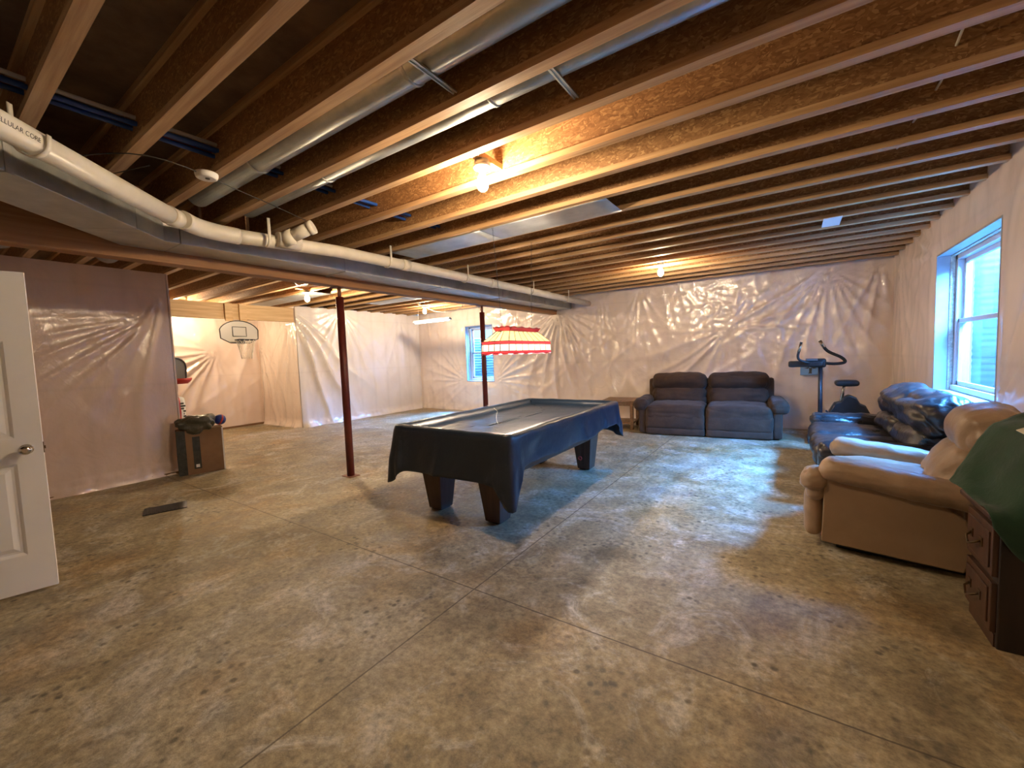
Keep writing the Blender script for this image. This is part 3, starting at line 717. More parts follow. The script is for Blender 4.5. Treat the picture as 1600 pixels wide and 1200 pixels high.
bulb(-6.95, J0+JS*8.5+.15, 2.56, 'bare glowing bulb beyond the girder, left of the free-standing red post')
bulb(-7.15, J0+JS*16.5-.12, 2.56, 'bare glowing bulb beyond the girder, above the fluorescent light')

bulb(-9.9, J0+JS*6.5, 2.595, 'bare glowing bulb in the alcove behind the header beam')

# smoke detector on joist 2 and paper tag
t = thing('smoke_detector', 'round white smoke detector under a joist near the pipe elbow', 'smoke detector', (-3.13, J0+JS*2-.06, 2.655))
m = MB(); m.lathe([(.048, -.035), (.058, -.030), (.064, -.012), (.064, 0)], 28); m.build('housing', 'white_plastic', t)
m = MB(); m.lathe([(.012, -.039), (.014, -.034)], 12, (.012, 0, 0)); m.build('test_button', 'black_plastic', t)
m = MB(); m.box((-.075, -.185, -.004), (.075, .185, 0)); tag(m.build('paper_card', 'white_plastic', loc=(.322, 5.44, ZJ-.002)), 'small white card tacked under the joists near the right wall', 'card')

# fluorescent fixture
t = thing('fluorescent_light', 'white fluorescent strip light hanging near the back window', 'strip light', (-7.28, 7.35, 2.33), .0)
m = MB(); m.prism([(-.60, -.03, .05), (-.60, -.07, 0), (-.60, .07, 0), (-.60, .03, .05)], (1.2, 0, 0)); m.build('reflector', 'tube_on', t)
m = MB(); m.tube([(-.57, 0, -.012), (.57, 0, -.012)], .013, 12); m.build('tube', 'tube_lit', t)
for s in (-1, 1): m = MB(); m.tube([(s*.45, 0, .05), (s*.45, 0, .33)], .003, 6); m.build('chain', 'galv_dull', t)

# ------------------------------------------------------------------ header beam and basketball hoop
t = thing('header_beam', 'pale lumber header beam spanning the alcove above the hoop', 'beam', (-9.0, 3.6, 2.33))
m = MB(); m.box((-.10, -6.7, 0), (-.01, 1.30, .30)); m.build('beam', 'lumber_pale', t, bevel=.004)
for y in (-.03, .22):
    m = MB(); m.box((-.01, y-.0+0, -.045), (.03, y+.13, .30)); m.build('block', 'lumber_pale', t, bevel=.003)
t = thing('basketball_hoop', 'basketball hoop with a milky fan-shaped backboard and white net', 'basketball hoop', (-8.93, 3.76, 1.86))
def fan(sc=1, k=1):
    p = [(-.17, 0), (.17, 0), (.33, .09), (.335, .20)]
    for i in range(13):
        a = math.radians(20+140*i/12); p.append((.36*math.cos(a), .17+.26*math.sin(a)))
    p += [(-.335, .20), (-.33, .09)]
    return p
fp = fan()
m = MB(); m.prism([(0, a, b_) for a, b_ in fp], (.03, 0, 0)); m.build('backboard', 'board_pl', t, bevel=.004)
m = MB(); m.tube([(.035, a, b_) for a, b_ in fp+[fp[0]]], .009, 6); m.tube([(.035, a, b_) for a, b_ in ((-.12, .13), (.12, .13), (.12, .31), (-.12, .31), (-.12, .13))], .007, 6); m.build('printed_border', 'ink', t)
m = MB(); m.box((.03, -.05, -.02), (.10, .05, .08)); m.build('bracket', 'black_steel', t, bevel=.01)
rc = (.26, .0, .05)
m = MB(); m.tube([(rc[0]+.17*math.cos(a*PI/16), rc[1]+.17*math.sin(a*PI/16), rc[2]) for a in range(33)], .008, 8, cap=False); m.build('rim', 'black_steel', t)
m = MB()
for k in range(12):
    for sg in (1, -1):
        pts = []
        for q in range(9):
            v = q/8; a = 2*PI*k/12+sg*v*1.1; r = .17-.085*v**.7
            pts.append((rc[0]+r*math.cos(a), rc[1]+r*math.sin(a), rc[2]-.36*v))
        m.tube(pts, .004, 5)
m.build('net', 'net', t)
# white strap hook stuck on the wall under it
# toy hoop
t = thing('toy_basketball_hoop', 'grey toy backboard with a red rim peeking past the partition', 'toy hoop', (-8.45, 2.51, 0))
m = MB(); pp = [(-.28, 1.2), (.16, 1.2), (.19, 1.25), (.20, 1.42)] + [(.05+.15*math.cos(a), 1.45+.15*math.sin(a)) for a in (0, .3, .6, .9, 1.2, PI/2)] + [(-.2, 1.6), (-.28, 1.55)]
m.prism([(0, a, b_) for a, b_ in pp], (.04, 0, 0)); m.build('backboard', 'grey_pl', t, bevel=.01)
m = MB(); m.tube([(.05, a*.92, 1.4+(b_-1.4)*.9) for a, b_ in pp+[pp[0]]], .007, 6); m.build('raised_border', 'black_plastic', t)
m = MB(); m.lathe([(.10, -.09), (.15, -.04), (.16, .0), (.14, .0), (.09, -.08)], 24, (.14, .06, 1.25)); m.build('rim', 'red_pl', t)
m = MB(); m.tube([(-.02, -.12, .1), (-.02, -.12, 1.3)], .035, 12); m.build('pole', 'grey_pl', t)
m = MB(); m.soft((-.05, -.12, .08), (.5, .5, .16), .05, n=8); m.build('base', 'black_plastic', t)
t = thing('feed_bag', 'red and white printed bag standing behind the cardboard box', 'bag', (-7.9, 2.38, 0))
m = MB(); m.soft((0, 0, .48), (.2, .16, .98), .05, (.02, .02, 0), amp=.02, freq=6, n=12); m.build('bag_body', 'white_plastic', t)
m = MB(); m.soft((.006, -.035, .48), (.215, .10, .985), .03, (.02, .01, 0), amp=.02, freq=6, n=12); m.build('red_panel', 'red_pl', t)
m = MB()
for k in range(7): m.box((.108, .0, .62+k*.04), (.118, .045+.02*(k % 2), .645+k*.04))
m.build('printed_lines', 'ink', t)

# ------------------------------------------------------------------ cardboard box, bag, ball
t = thing('cardboard_box', 'brown cardboard box against the partition end under an olive bag', 'box', (-6.548, 2.19, 0), -.255)
m = MB(); m.box((-.20, -.25, 0), (0, .25, .60)); m.build('box_body', 'cardboard', t, bevel=.004)
m = MB(); m.box((-.195, -.252, .004), (.002, -.16, .595)); m.build('dark_side', 'box_dark', t)
m = MB(); m.box((.0005, -.09, .07), (.003, -.01, .50)); m.build('printed_strip', 'box_dark', t)
m = MB(); m.box((.003, -.07, .09), (.0045, -.03, .13)); m.build('white_mark', 'white_plastic', t)
m = MB(); m.box((.0005, .235, .005), (.004, .252, .59)); m.build('edge_tape', 'white_plastic', t)
m = MB(); m.soft((0, 0, 0), (.24, .43, .17), .07, (.0, 0, .03), amp=.05, freq=5, n=22, seed=3, wr=.03, wfreq=7, waxis=1)
tag(m.build('plastic_bag', 'olive_bag', loc=(-6.625, 2.165, .665), rot=(0, .05, -.255)), 'crumpled olive plastic bag lying on the cardboard box', 'bag')
t = thing('toy_ball', 'dark blue ball with a red stripe on the far right corner of the box', 'ball', (-6.66, 2.475, .675))
m = MB(); m.lathe([(.001, -.072)]+[(.072*math.cos(a*PI/18), .072*math.sin(a*PI/18)) for a in range(-8, 9)]+[(.001, .072)], 24); m.build('ball_body', 'blue_pr', t)
m = MB(); m.lathe([(.0705, -.012), (.0735, -.008), (.0735, .008), (.0705, .012)], 24, mat=Matrix.Rotation(1.2, 4, 'X')); m.build('red_stripe', 'red_pl', t)
# floor register
t = thing('floor_register', 'black rectangular register lying in the concrete floor', 'vent', (-5.25, 1.41, 0), -.30)
m = MB(); m.box((-.13, -.17, 0), (.13, .17, .008)); m.build('frame', 'black_plastic', t, bevel=.002)
m = MB()
for k in range(10): m.box((-.11, -.15+k*.031, .008), (.11, -.138+k*.031, .011))
m.build('louvers', 'black_plastic', t)

# ------------------------------------------------------------------ door
def door():
    t = thing('panel_door', 'white six-panel door standing open at the left edge', 'door', (-4.03, .49, .02), PI/2+PI-.22)
    W, Hh, T = .81, 2.03, .035
    # local: x from 0 (free edge) to W (hinge), face towards +y/-y ; rotated so that x runs to -Y
    m = MB()
    st, mul = .115, .10
    xs = [0, st, (W-mul)/2, (W+mul)/2, W-st, W]
    zs = [0, .24, .83, .99, 1.60, 1.72, 1.90, Hh]
    # panels: z spans 1-2, 3-4, 5-6 ; x spans 1-2 and 3-4
    vs = []; fs = []
    def quad(a, b_, c, d): 
        o = len(vs); vs.extend([a, b_, c, d]); fs.append((o, o+1, o+2, o+3))
    for sgn in (1, -1):
        y = sgn*T/2
        for i in range(5):
            for j in range(7):
                x0, x1, z0, z1 = xs[i], xs[i+1], zs[j], zs[j+1]
                if i in (1, 3) and j in (1, 3, 5):
                    rings = [(0, 0), (.008, -.004), (.018, -.010), (.030, -.010), (.055, -.002)]
                    pr_ = None
                    for (ins, dep) in rings:
                        cur = [(x0+ins, y+sgn*dep, z0+ins), (x1-ins, y+sgn*dep, z0+ins), (x1-ins, y+sgn*dep, z1-ins), (x0+ins, y+sgn*dep, z1-ins)]
                        if pr_:
                            for k in range(4): quad(pr_[k], pr_[(k+1) % 4], cur[(k+1) % 4], cur[k])
                        pr_ = cur
                    quad(*pr_)
                else: quad((x0, y, z0), (x1, y, z0), (x1, y, z1), (x0, y, z1))
    for (x0, x1) in ((0, 0), (W, W)): quad((x0, -T/2, 0), (x0, T/2, 0), (x0, T/2, Hh), (x0, -T/2, Hh))
    for z in (0, Hh): quad((0, -T/2, z), (W, -T/2, z), (W, T/2, z), (0, T/2, z))
    m.add(vs, fs); o = m.build('door_leaf', 'white_paint', t)
    for sgn in (1, -1):
        k = MB(); R = Matrix.Rotation(-PI/2*sgn, 4, 'X')
        k.lathe([(.032, 0), (.032, .006), (.014, .01), (.012, .03), (.024, .04), (.030, .052), (.026, .066), (.012, .072)], 24, (.07, sgn*T/2, .915), R); k.build('door_knob', 'chrome', t)
    k = MB(); k.box((-.004, -.011, .88), (.001, .011, .95)); k.box((-.010, -.006, .905), (0, .006, .925)); k.build('latch_plate', 'brass', t)
door()

# ------------------------------------------------------------------ pool table
TX, TY = -2.43, 3.72
t = thing('pool_table', 'brown pool table with tapered square legs under a dark cover', 'pool table', (TX, TY, 0))
hx, hy = .63, 1.17
m = MB(); m.box((-hx, -hy, .66), (hx, hy, .735)); m.build('rail_frame', 'table_wood', t, bevel=.015)
m = MB(); m.frustum((-.44, -.98), (.44, .98), .38, (-.56, -1.10), (.56, 1.10), .66); m.build('cabinet', 'table_wood', t, bevel=.01)
for sx in (-1, 1):
    for sy in (-1, 1):
        cx, cy = sx*.335+.0, sy*.925; wt, wb = .125, .078
        m = MB(); m.frustum((cx-wb, cy-wb), (cx+wb, cy+wb), .012, (cx-wt, cy-wt), (cx+wt, cy+wt), .46)
        lg = m.build('leg', 'table_wood', t, bevel=.006)
        m = MB(); m.box((cx-.06, cy-.06, 0), (cx+.06, cy+.06, .014)); m.build('foot', 'black_plastic', lg)
def cover():
    hx, hy, R = .655, 1.205, .07
    # perimeter, rounded rectangle, counter-clockwise from (+x, -y+R)
    per = []
    def seg(a, b_, n):
        for i in range(n): per.append((Vector(a).lerp(Vector(b_), i/n), None))
    P = []
    def line(x0, y0, x1, y1, n, nx, ny):
        for i in range(n):
            s = i/n; P.append((x0+(x1-x0)*s, y0+(y1-y0)*s, nx, ny, s))
    def corner(cx, cy, a0, n=8):
        for i in range(n):
            a = a0+PI/2*i/n; P.append((cx+R*math.cos(a), cy+R*math.sin(a), math.cos(a), math.sin(a), -1))
    line(hx, -hy+R, hx, hy-R, 90, 1, 0); c1 = len(P); corner(hx-R, hy-R, 0); 
    line(hx-R, hy, -hx+R, hy, 50, 0, 1); corner(-hx+R, hy-R, PI/2)
    line(-hx, hy-R, -hx, -hy+R, 90, -1, 0); corner(-hx+R, -hy+R, PI)
    line(-hx+R, -hy, hx-R, -hy, 50, 0, -1); corner(hx-R, -hy+R, 3*PI/2)
    n = len(P); vs = []; fs = []
    ztop = .815
    rings = [(1.0, 0, -1)]
    def pt(p, ins):
        x, y = p[0], p[1]; d = ins
        x = x-p[2]*d; y = y-p[3]*d
        return x, y
    top_rings = [(.0, ztop-.012), (.012, ztop), (.05, ztop+.002), (.085, ztop-.004), (.098, ztop-.03), (.115, ztop-.058), (.15, ztop-.064), (.25, ztop-.064), (.36, ztop-.064), (.47, ztop-.064), (.55, ztop-.064), (.62, ztop-.064)]
    for (ins, z) in top_rings:
        for p in P:
            x, y = pt(p, ins)
            if ins > .07:
                x = max(-hx+ins, min(hx-ins, x)); y = max(-hy+ins, min(hy-ins, y))
            zz = z
            if ins > .1: zz += .006*N(x*4, y*3, 2)+.005*ridge(N(x*3+y*2, y*2.2, 8), 5)
            else: zz += .005*N(x*6, y*6, 4)
            vs.append((x, y, zz))
    nr = len(top_rings)
    fs += [(i*n+k, i*n+(k+1) % n, (i+1)*n+(k+1) % n, (i+1)*n+k) for i in range(nr-1) for k in range(n)]
    o = len(vs)-n
    fs.append(tuple(o+k for k in range(n)))
    # skirt
    ND = 16; base = len(vs)
    def cdist(p, cx, cy): return math.hypot(p[0]-cx, p[1]-cy)
    corners = {(1, -1): (.58, .085), (-1, -1): (.53, .10), (1, 1): (.44, .09), (-1, 1): (.45, .09)}
    for q in range(1, ND+1):
        v = q/ND
        for k, p in enumerate(P):
            x, y, nx, ny, s = p
            # hem length
            if abs(nx) > .9 and nx > 0: ln = .235+.035*math.sin((y+hy)/(2*hy)*PI*1.0+.2)+.02*N(y*2.2, 1)
            elif nx < -.9: ln = .30+.02*N(y*2, 5)
            else: ln = .385+.012*N(x*3, 9) if ny < 0 else .36
            out = .006+.016*v+.012*math.sin((x+y)*9+2*N(x*2, y*2))*v
            cs = None
            for (sx, sy), (cl, cw) in corners.items():
                d = cdist(p, sx*hx, sy*hy)
                if d < .34:
                    wgt = math.exp(-(d/cw)**2)
                    ln = ln*(1-wgt)+cl*wgt
                    pl = math.sin(d*62+.8)
                    out += wgt*(.050*v+.034*pl*v)
            fold = .004*ridge(N(x*4+y*4, v*1.5+x*3, 3), 3)*v - .022*v*ridge(N(x*2.3+y*2.3, v*.8, 6), 5)
            # hem hangs straight down with gentle flare
            X = x+nx*(out-fold); Y = y+ny*(out-fold)
            vs.append((X, Y, ztop-.012-ln*v))
    for q in range(ND):
        a = 0 if q == 0 else base+(q-1)*n; b_ = base+q*n
        fs += [(b_+k, b_+(k+1) % n, a+(k+1) % n, a+k) for k in range(n)]
    m = MB(); m.add(vs, fs, True)
    o = m.build('table_cover', 'cover', loc=(TX+.015, TY, 0)); so = o.modifiers.new('thickness', 'SOLIDIFY'); so.thickness = .002; so.offset = 1
    return tag(o, 'dark navy vinyl cover draped over the pool table', 'table cover')
cover()
run('loose_string', [(-3.06, 3.95, .832), (-2.99, 3.98, .80), (-2.90, 3.94, .765), (-2.75, 3.72, .762), (-2.5, 3.38, .762), (-2.35, 3.2, .762)], .0022, 'cable_white', 'thin pale string lying across the pool table cover', 'string')
t = thing('red_tag', 'small red tag hanging by the far right leg of the pool table', 'tag', (-2.10, 4.50, .16))
m = MB(); m.tube([(.0+.02*math.cos(a*PI/8), -.012, .02*math.sin(a*PI/8)) for a in range(17)], .006, 8, cap=False); m.build('ring', 'red_pl', t)
m = MB(); m.tube([(0, -.005, .02), (0, .0, .25)], .002, 5); m.build('string', 'cable_black', t)

# ------------------------------------------------------------------ billiard lamp
def lamp():
    t = thing('billiard_lamp', 'lit red and cream stained glass lamp hanging over the pool table', 'pool table lamp', (-2.40, 3.68, 1.44), 0)
    # octagonal-ended shade: outlines at levels
    def outline(hx, hy, cut):
        return [(hx, -hy+cut), (hx, hy-cut), (hx-cut, hy), (-hx+cut, hy), (-hx, hy-cut), (-hx, -hy+cut), (-hx+cut, -hy), (hx-cut, -hy)]
    lv = {'a': (0.0, outline(.165, .475, .06)), 'b': (.022, outline(.165, .475, .06)), 'c': (.09, outline(.163, .47, .06)), 'd': (.118, outline(.163, .47, .06)), 'e': (.222, outline(.085, .315, .04)), 'f': (.258, outline(.105, .335, .04))}
    def band(l0, l1, nm, mt, wav=0.0):
        z0, o0 = lv[l0]; z1, o1 = lv[l1]; m = MB(); n = 8; vs = []; fs = []; sub = 8
        ring0 = []; ring1 = []
        for k in range(n):
            for q in range(sub):
                s = q/sub
                a = Vector((*o0[k], z0)).lerp(Vector((*o0[(k+1) % n], z0)), s); b_ = Vector((*o1[k], z1)).lerp(Vector((*o1[(k+1) % n], z1)), s)
                if wav: 
                    w_ = wav*abs(math.sin(s*PI*(2 if k % 2 == 0 else 1)*(2 if k in (0, 4) else 1)))
                    if nm == 'top_crown': b_.z += w_
                    else: a.z -= w_
                ring0.append(a); ring1.append(b_)
        vs = ring0+ring1; N_ = len(ring0)
        fs = [(i, (i+1) % N_, N_+(i+1) % N_, N_+i) for i in range(N_)]
        m.add(vs, fs); o = m.build(nm, mt, t); so = o.modifiers.new('thickness', 'SOLIDIFY'); so.thickness = .004
        return o
    band('a', 'b', 'bottom_band', 'shade_red', .012); band('b', 'c', 'frosted_band', 'shade_clear'); band('c', 'd', 'middle_band', 'shade_red', .0); band('d', 'e', 'sloped_panels', 'shade_cream'); band('e', 'f', 'top_crown', 'shade_red', .012)
    m = MB()      # lead came
    def came(p, q, r=.0022): m.tube([p, q], r, 5)
    for l0, l1 in (('b', 'c'), ('d', 'e')):
        z0, o0 = lv[l0]; z1, o1 = lv[l1]
        for k in range(8):
            cnt = 7 if k in (0, 4) else (3 if k in (2, 6) else 1)
            for q in range(cnt):
                s = q/cnt
                a = Vector((*o0[k], z0)).lerp(Vector((*o0[(k+1) % 8], z0)), s); b_ = Vector((*o1[k], z1)).lerp(Vector((*o1[(k+1) % 8], z1)), s)
                came(a, b_, .0035)
    for l in 'abcdef':
        z, o_ = lv[l]
        for k in range(8): came(Vector((*o_[k], z)), Vector((*o_[(k+1) % 8], z)), .003)
    m.build('lead_came', 'black_steel', t)
    for y in (-.28, 0.0, .28):
        m = MB(); m.lathe([(r_*1.0, z) for r_, z in BULB_PROF], 14); b_ = m.build('bulb', 'lamp_bulb', t, loc=(0, y, .075))
        m = MB(); m.lathe([(.017, .04), (.017, .115)], 12); m.build('socket', 'brass', b_)
    m = MB(); m.box((-.012, -.325, .21), (.012, .325, .22)); m.build('cross_bar', 'brass', t)
    for s, y2 in ((-1, -.55), (1, .30)):
        m = MB(); p = Vector((0, s*.28, .22)); q = Vector((0, s*.36-.02, ZJ-1.44)); nl = 44
        for k in range(nl):
            a = p.lerp(q, k/nl); b_ = p.lerp(q, (k+.85)/nl)
            off = Vector((.006, 0, 0)) if k % 2 else Vector((0, .006, 0))
            m.tube([a, a.lerp(b_, .2)+off, a.lerp(b_, .8)+off, b_, a.lerp(b_, .8)-off, a.lerp(b_, .2)-off, a], .0016, 4, cap=False)
        m.build('chain', 'black_steel', t)
lamp()

# ------------------------------------------------------------------ brown sofa at the back wall
def brown_sofa():
    ang = math.atan2(.206, 2.023)
    t = thing('reclining_sofa', 'dark brown two-seat reclining sofa by the back wall', 'sofa', (-1.145, 7.13, 0), ang)
    W = 1.02     # half width
    m = MB(); m.soft((0, .52, .20), (1.94, .80, .36), .04, n=10); m.build('base_frame', 'brown_suede', t)
    for s in (-1, 1):
        cx = s*.465
        m = MB(); m.soft((cx, .40, .375), (.915, .86, .26), .085, (0, .0, .03), amp=.012, freq=5, n=26, seed=2+s, wr=.008, waxis=0); m.build('seat_cushion', 'brown_suede', t)
        m = MB(); m.soft((cx, .045, .235), (.915, .13, .26), .045, (0, .025, 0), amp=.008, freq=5, n=20, seed=7+s); m.build('footrest_panel', 'brown_suede', t)
        m = MB(); m.soft((cx, .035, .075), (.915, .10, .13), .035, (0, .01, 0), amp=.004, n=12, seed=4+s); m.build('kick_panel', 'brown_suede', t)
        R = Matrix.Translation((cx, .74, .45)) @ Matrix.Rotation(-.20, 4, 'X')
        m = MB(); m.soft((0, 0, .14), (.90, .24, .34), .11, (0, .05, 0), amp=.018, freq=5, n=26, seed=11+s, mat=R, wr=.014, wfreq=6, waxis=0); m.build('lumbar_cushion', 'brown_suede', t)
        m = MB(); m.soft((0, -.01, .40), (.93, .26, .29), .12, (0, .06, .02), amp=.014, freq=5, n=26, seed=14+s, mat=R, wr=.012, wfreq=6, waxis=0); m.build('headrest_cushion', 'brown_suede', t)
        # rolled arm
        m = MB(); m.soft((s*.98, .42, .25), (.13, .80, .46), .04, n=12, amp=.006); 
        m.soft((s*1.01, .40, .50), (.25, .86, .22), .108, n=20, amp=.010, freq=6, seed=s, wr=.006, waxis=0); m.build('rolled_arm', 'brown_suede', t)
    m = MB(); m.soft((0, .86, .47), (1.98, .14, .86), .04, n=12); m.build('back_frame', 'brown_suede', t)
brown_sofa()

# end table
t = thing('end_table', 'worn oak end table left of the brown sofa', 'end table', (-2.68, 7.60, 0), .1)
m = MB(); m.box((-.30, -.30, .50), (.30, .30, .53)); m.build('table_top', 'oak', t, bevel=.005)
m = MB(); m.box((-.27, -.27, .10), (.27, .27, .125)); m.build('lower_shelf', 'oak', t, bevel=.004)
for sx in (-1, 1):
    for sy in (-1, 1):
        m = MB(); m.box((sx*.25-.028, sy*.25-.028, 0), (sx*.25+.028, sy*.25+.028, .50)); m.build('leg', 'oak', t, bevel=.003)
m = MB(); m.box((-.26, -.262, .43), (.26, -.24, .50)); m.box((-.26, .24, .43), (.26, .262, .50)); m.build('apron', 'oak', t)

# ------------------------------------------------------------------ black leather loveseat along the right wall
def black_sofa():
    t = thing('leather_loveseat', 'black leather loveseat under the big right-hand window', 'sofa', (.68, 5.55, 0))
    m = MB(); m.soft((-.02, 0, .19), (.86, 1.96, .32), .06, n=14); m.build('base_frame', 'black_leather', t)
    for s in (-1, 1):
        m = MB(); m.soft((-.10, s*.40, .36), (.82, .80, .20), .09, (.01, 0, .04), amp=.018, freq=5, n=26, seed=s+3, wr=.018, wfreq=5, waxis=0); m.build('seat_cushion', 'black_leather', t)
        R = Matrix.Translation((.30, s*.45-.05, .43)) @ Matrix.Rotation(.26, 4, 'Y')
        m = MB(); m.soft((-.06, 0, .10), (.26, .80, .28), .12, (.04, 0, .0), amp=.02, freq=5, n=24, seed=s+9, mat=R, wr=.014, waxis=1); m.build('lumbar_cushion', 'black_leather', t)
        m = MB(); m.soft((-.02, 0, .33), (.38, 1.0, .38), .18, (.07, 0, .03), amp=.028, freq=4.5, n=30, seed=s+5, mat=R, wr=.028, wfreq=5, waxis=1); m.build('back_pillow', 'black_leather', t)
        m = MB(); m.soft((-.04, s*.92, .27), (.88, .22, .44), .09, amp=.012, n=20, seed=s)
        m.soft((-.04, s*.92, .46), (.90, .28, .17), .08, (0, 0, .02), amp=.02, freq=5, n=24, seed=s+2, wr=.014, waxis=0); m.build('padded_arm', 'black_leather', t)
    m = MB(); m.soft((.43, 0, .42), (.16, 1.9, .78), .05, n=12); m.build('back_frame', 'black_leather', t)
black_sofa()

# ------------------------------------------------------------------ tan recliner
def recliner():
    t = thing('recliner', 'tan leather recliner in front of the black loveseat', 'recliner', (.606, 3.873, 0), -.14)
    # local: front is -x ; near side is -y ; half depth .43
    m = MB(); m.soft((.0, 0, .22), (.72, .70, .34), .04, n=10); m.build('base_frame', 'tan_vinyl', t)
    m = MB(); m.box((-.30, -.36, .0), (.34, .36, .06)); m.build('metal_base', 'black_steel', t, bevel=.01)
    for s in (-1, 1):
        y0 = s*.43
        pts = [(-.375, .055), (.30, .045), (.345, .20), (.30, .36), (.20, .44), (-.05, .49), (-.36, .50)]
        m = MB(); m.prism([(x, y0-.02, z) for x, z in pts], (0, .04, 0)); m.soft((-.03, s*.37, .27), (.66, .10, .42), .03, n=8); m.build('side_panel', 'tan_vinyl', t, bevel=.008)
        R = Matrix.Translation((-.01, s*.40, .525)) @ Matrix.Rotation(.12, 4, 'Y')
        m = MB(); m.soft((.0, 0, 0), (.78, .20, .15), .072, (0, .01, .012), amp=.008, freq=6, n=26, seed=s+1, mat=R, wr=.005, wfreq=10, waxis=1); m.build('arm_pad', 'tan_leather', t)
        if s > 0: continue
        m = MB(); m.soft((-.42, s*.37, .475), (.17, .24, .17), .08, amp=.010, freq=7, n=18, seed=s+6, wr=.008, wfreq=12, waxis=1)
        m.soft((-.415, s*.36, .40), (.12, .20, .14), .05, amp=.008, n=14, seed=s+8); m.build('arm_front', 'tan_leather', t)
    m = MB(); m.soft((-.08, 0, .42), (.66, .56, .20), .08, (0, 0, .04), amp=.012, n=20, seed=4, wr=.01); m.build('seat_cushion', 'tan_leather', t)
    m = MB(); m.soft((-.43, -.10, .23), (.10, .60, .34), .045, (.02, 0, 0), amp=.008, n=18, seed=5); m.build('footrest', 'tan_leather', t)
    R = Matrix.Translation((.24, 0, .42)) @ Matrix.Rotation(.50, 4, 'Y')
    m = MB(); m.soft((0, 0, .17), (.24, .72, .40), .11, (.05, 0, 0), amp=.012, n=24, seed=6, mat=R, wr=.01, waxis=2); m.build('back_cushion', 'tan_leather', t)
    m = MB(); m.soft((-.03, 0, .44), (.30, .70, .32), .14, (.05, 0, .03), amp=.012, n=24, seed=7, mat=R, wr=.012, waxis=2); m.build('head_pillow', 'tan_leather', t)
    m = MB(); m.soft((.13, 0, .20), (.06, .66, .62), .03, n=10, mat=R); m.build('back_shell', 'tan_vinyl', t)
recliner()

# ------------------------------------------------------------------ exercise bike
def bike():
    t = thing('exercise_bike', 'black upright exercise bike behind the black loveseat', 'exercise bike', (.45, 7.45, 0))
    X = lambda x: x-.45
    m = MB(); m.tube([(X(.34), 0, .05), (X(.335), 0, 1.12)], .036, 16, flat=.75); m.build('column', 'black_steel', t)
    m = MB(); m.soft((X(.16), 0, 1.14), (.42, .20, .09), .025, n=12); m.soft((X(.30), 0, 1.15), (.20, .14, .13), .03, n=10); m.build('console', 'black_plastic', t)
    m = MB(); m.box((X(.16), -.10, 1.185), (X(.30), .06, 1.215)); m.build('display', 'grey_pl', t, bevel=.006)
    m = MB(); m.tube(smooth_path([(X(.20), -.12, 1.15), (X(.09), -.16, 1.20), (X(.065), -.17, 1.26), (X(.085), -.17, 1.36), (X(.105), -.17, 1.46)], 6), .017, 12); m.build('left_handlebar', 'black_plastic', t)
    m = MB(); m.tube([(X(.075), -.172, 1.32), (X(.10), -.172, 1.43)], .019, 12); m.build('pulse_grip', 'chrome', t)
    m = MB(); m.tube(smooth_path([(X(.34), .05, 1.15), (X(.50), .10, 1.13), (X(.62), .12, 1.15), (X(.58), .13, 1.22), (X(.42), .14, 1.32), (X(.33), .14, 1.47)], 6), .021, 12); m.build('right_handlebar', 'black_plastic', t)
    m = MB(); m.tube([(X(.385), .14, 1.37), (X(.335), .14, 1.46)], .023, 12); m.build('pulse_grip', 'chrome', t)
    m = MB(); m.soft((X(.635), 0, .86), (.27, .22, .075), .035, (0, 0, .01), n=14); m.build('saddle', 'black_plastic', t)
    m = MB(); m.tube([(X(.62), 0, .84), (X(.60), 0, .78), (X(.55), 0, .40)], .02, 12); m.build('seat_post', 'chrome', t)
    m = MB(); m.prism([(X(x), -.08, z) for x, z in ((.28, .10), (.95, .10), (.90, .42), (.84, .55), (.78, .58), (.74, .66), (.66, .70), (.60, .66), (.56, .60), (.50, .58), (.42, .42), (.32, .36))], (0, .16, 0)); m.build('flywheel_housing', 'black_plastic', t, bevel=.02)
    m = MB(); m.tube([(X(.5), -.09, .33), (X(.5), -.14, .33), (X(.40), -.15, .48), (X(.40), -.25, .48)], .012, 8); m.build('pedal_crank', 'black_steel', t)
    for x in (.22, .95): m = MB(); m.tube([(X(x), -.25, .035), (X(x), .25, .035)], .032, 12); m.build('floor_bar', 'black_steel', t)
    m = MB(); m.tube([(X(.22), 0, .05), (X(.95), 0, .06)], .03, 12); m.build('frame_bar', 'black_steel', t)
bike()
# small printed card on the plastic behind the bike
t = thing('printed_card', 'pale blue printed card on the back wall behind the exercise bike', 'card', (.25, 8.44, 1.0))
m = MB(); m.box((-.14, 0, -.085), (.14, .006, .085)); m.build('card_body', 'sign_blue', t)
m = MB(); 
for pts in ([(-.05, .06), (-.02, .03), (-.02, -.03), (-.03, -.06), (.02, -.06), (.015, -.03), (.02, .03), (.06, .06), (.03, .045), (.0, .03), (-.03, .045)], [(-.09, .03), (-.03, .02), (-.02, .05)], [(.09, .03), (.03, .02), (.02, .05)]):
    m.prism([(a, -.002, b_) for a, b_ in pts], (0, .002, 0))
m.build('dark_emblem', 'ink', t)

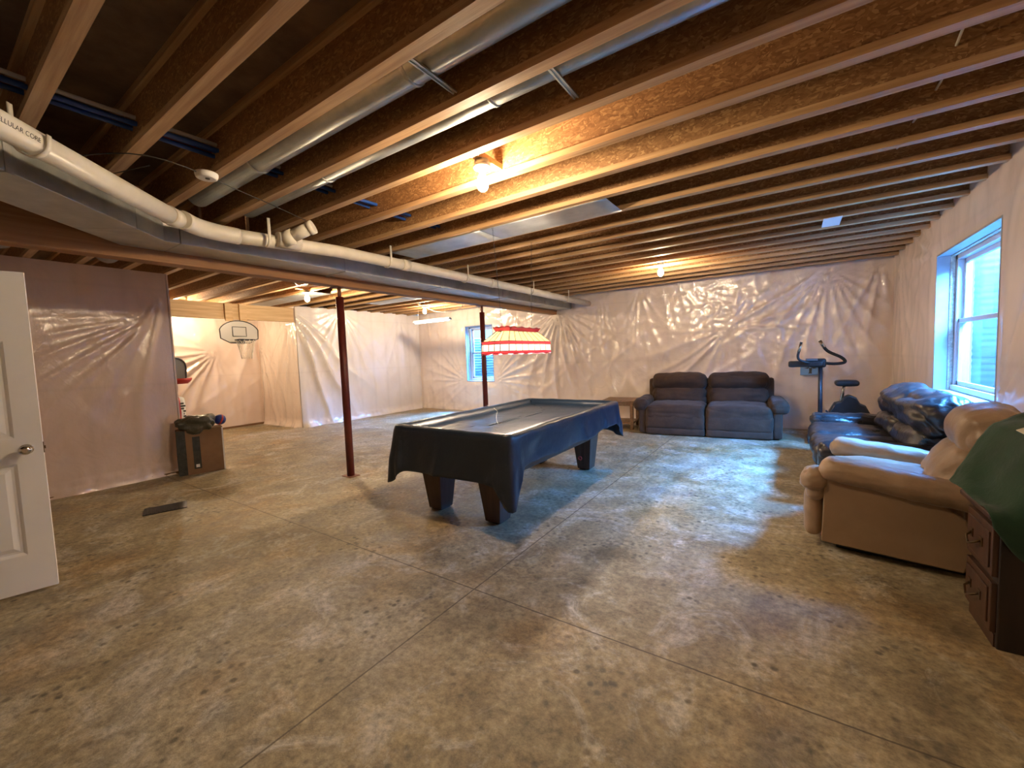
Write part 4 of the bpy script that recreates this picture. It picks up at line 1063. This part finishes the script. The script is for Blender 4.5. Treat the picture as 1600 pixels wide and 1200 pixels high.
# ------------------------------------------------------------------ dresser with green felt cloth
def dresser():
    t = thing('nightstand', 'dark wooden nightstand at the right edge behind the recliner', 'nightstand', (1.0, 2.87, 0))
    # front faces -x ; body x .78..1.22, y 2.69..3.05
    m = MB(); m.box((-.225, -.18, .0), (.225, .17, .60)); m.build('body', 'nearblack_wood', t, bevel=.006)
    m = MB(); m.box((-.265, -.19, .60), (.235, .21, .63)); m.build('top', 'dark_wood', t, bevel=.008)
    for z0, z1 in ((.07, .30), (.33, .56)):
        m = MB(); m.box((-.245, -.165, z0), (-.222, .155, z1)); m.box((-.252, -.14, z0+.03), (-.244, .13, z1-.03)); d = m.build('drawer', 'dark_wood', t, bevel=.005)
        m = MB(); zc = (z0+z1)/2
        m.tube([(-.255, -.06, zc+.01), (-.275, -.05, zc-.005), (-.282, 0, zc-.03), (-.275, .05, zc-.005), (-.255, .06, zc+.01)], .005, 8)
        m.box((-.256, -.08, zc-.012), (-.251, -.045, zc+.03)); m.box((-.256, .045, zc-.012), (-.251, .08, zc+.03)); m.build('pull_handle', 'brass', d)
    m = MB(); m.box((-.23, -.16, 0), (-.20, .15, .06)); m.build('plinth', 'dark_wood', t)
    # pile under the cloth
    m = MB(); m.box((-.06, -.14, 0), (.20, .20, .28)); tag(m.build('cardboard_carton', 'cardboard', loc=(1.0, 2.87, .632), bevel=.01), 'carton on the nightstand hidden under the green cloth', 'box')
    # cloth: grid of world points
    G = [  # rows from far hem to near hem ; columns from left corner to right
        [(.70, 3.10, .66), (.80, 3.16, .84), (.90, 3.20, .98), (1.08, 3.22, 1.04), (1.23, 3.22, 1.03)],
        [(.70, 3.05, .655), (.79, 3.08, .80), (.90, 3.10, .97), (1.08, 3.10, 1.00), (1.23, 3.10, 1.00)],
        [(.715, 2.95, .650), (.79, 2.94, .72), (.90, 2.92, .95), (1.08, 2.9, .975), (1.23, 2.9, .97)],
        [(.725, 2.80, .645), (.79, 2.78, .67), (.90, 2.76, .92), (1.08, 2.72, .96), (1.23, 2.72, .95)],
        [(.725, 2.650, .64), (.81, 2.640, .65), (.90, 2.635, .74), (1.08, 2.635, .84), (1.23, 2.635, .82)],
        [(.735, 2.635, .58), (.81, 2.622, .46), (.92, 2.62, .40), (1.08, 2.62, .34), (1.23, 2.62, .32)]]
    rows = [smooth_path(r, 6) for r in G]; cols = list(zip(*rows)); fine = [smooth_path(c, 6) for c in cols]
    nu, nv = len(fine), len(fine[0]); vs = []
    for i in range(nu):
        for j in range(nv):
            p = fine[i][j]; d = .010*N(p.x*9, p.y*9, p.z*9)+.010*ridge(N(p.x*6+p.z*5, p.y*5, 2), 4)
            vs.append(p+Vector((-d*.3, -d*.3, d)))
    m = MB(); m.add(vs, [(i*nv+j, i*nv+j+1, (i+1)*nv+j+1, (i+1)*nv+j) for i in range(nu-1) for j in range(nv-1)], True)
    o = m.build('felt_cloth', 'green_felt'); so = o.modifiers.new('thickness', 'SOLIDIFY'); so.thickness = .003
    tag(o, 'dark green felt cloth thrown over the nightstand', 'cloth')
    m = MB(); m.box((-.10, -.13, 0), (.10, .13, .004)); tag(m.build('paper_sheet', 'paper', loc=(1.00, 2.78, .975), rot=(.35, -.35, .35)), 'cream paper sheet lying on the green cloth', 'paper')
dresser()
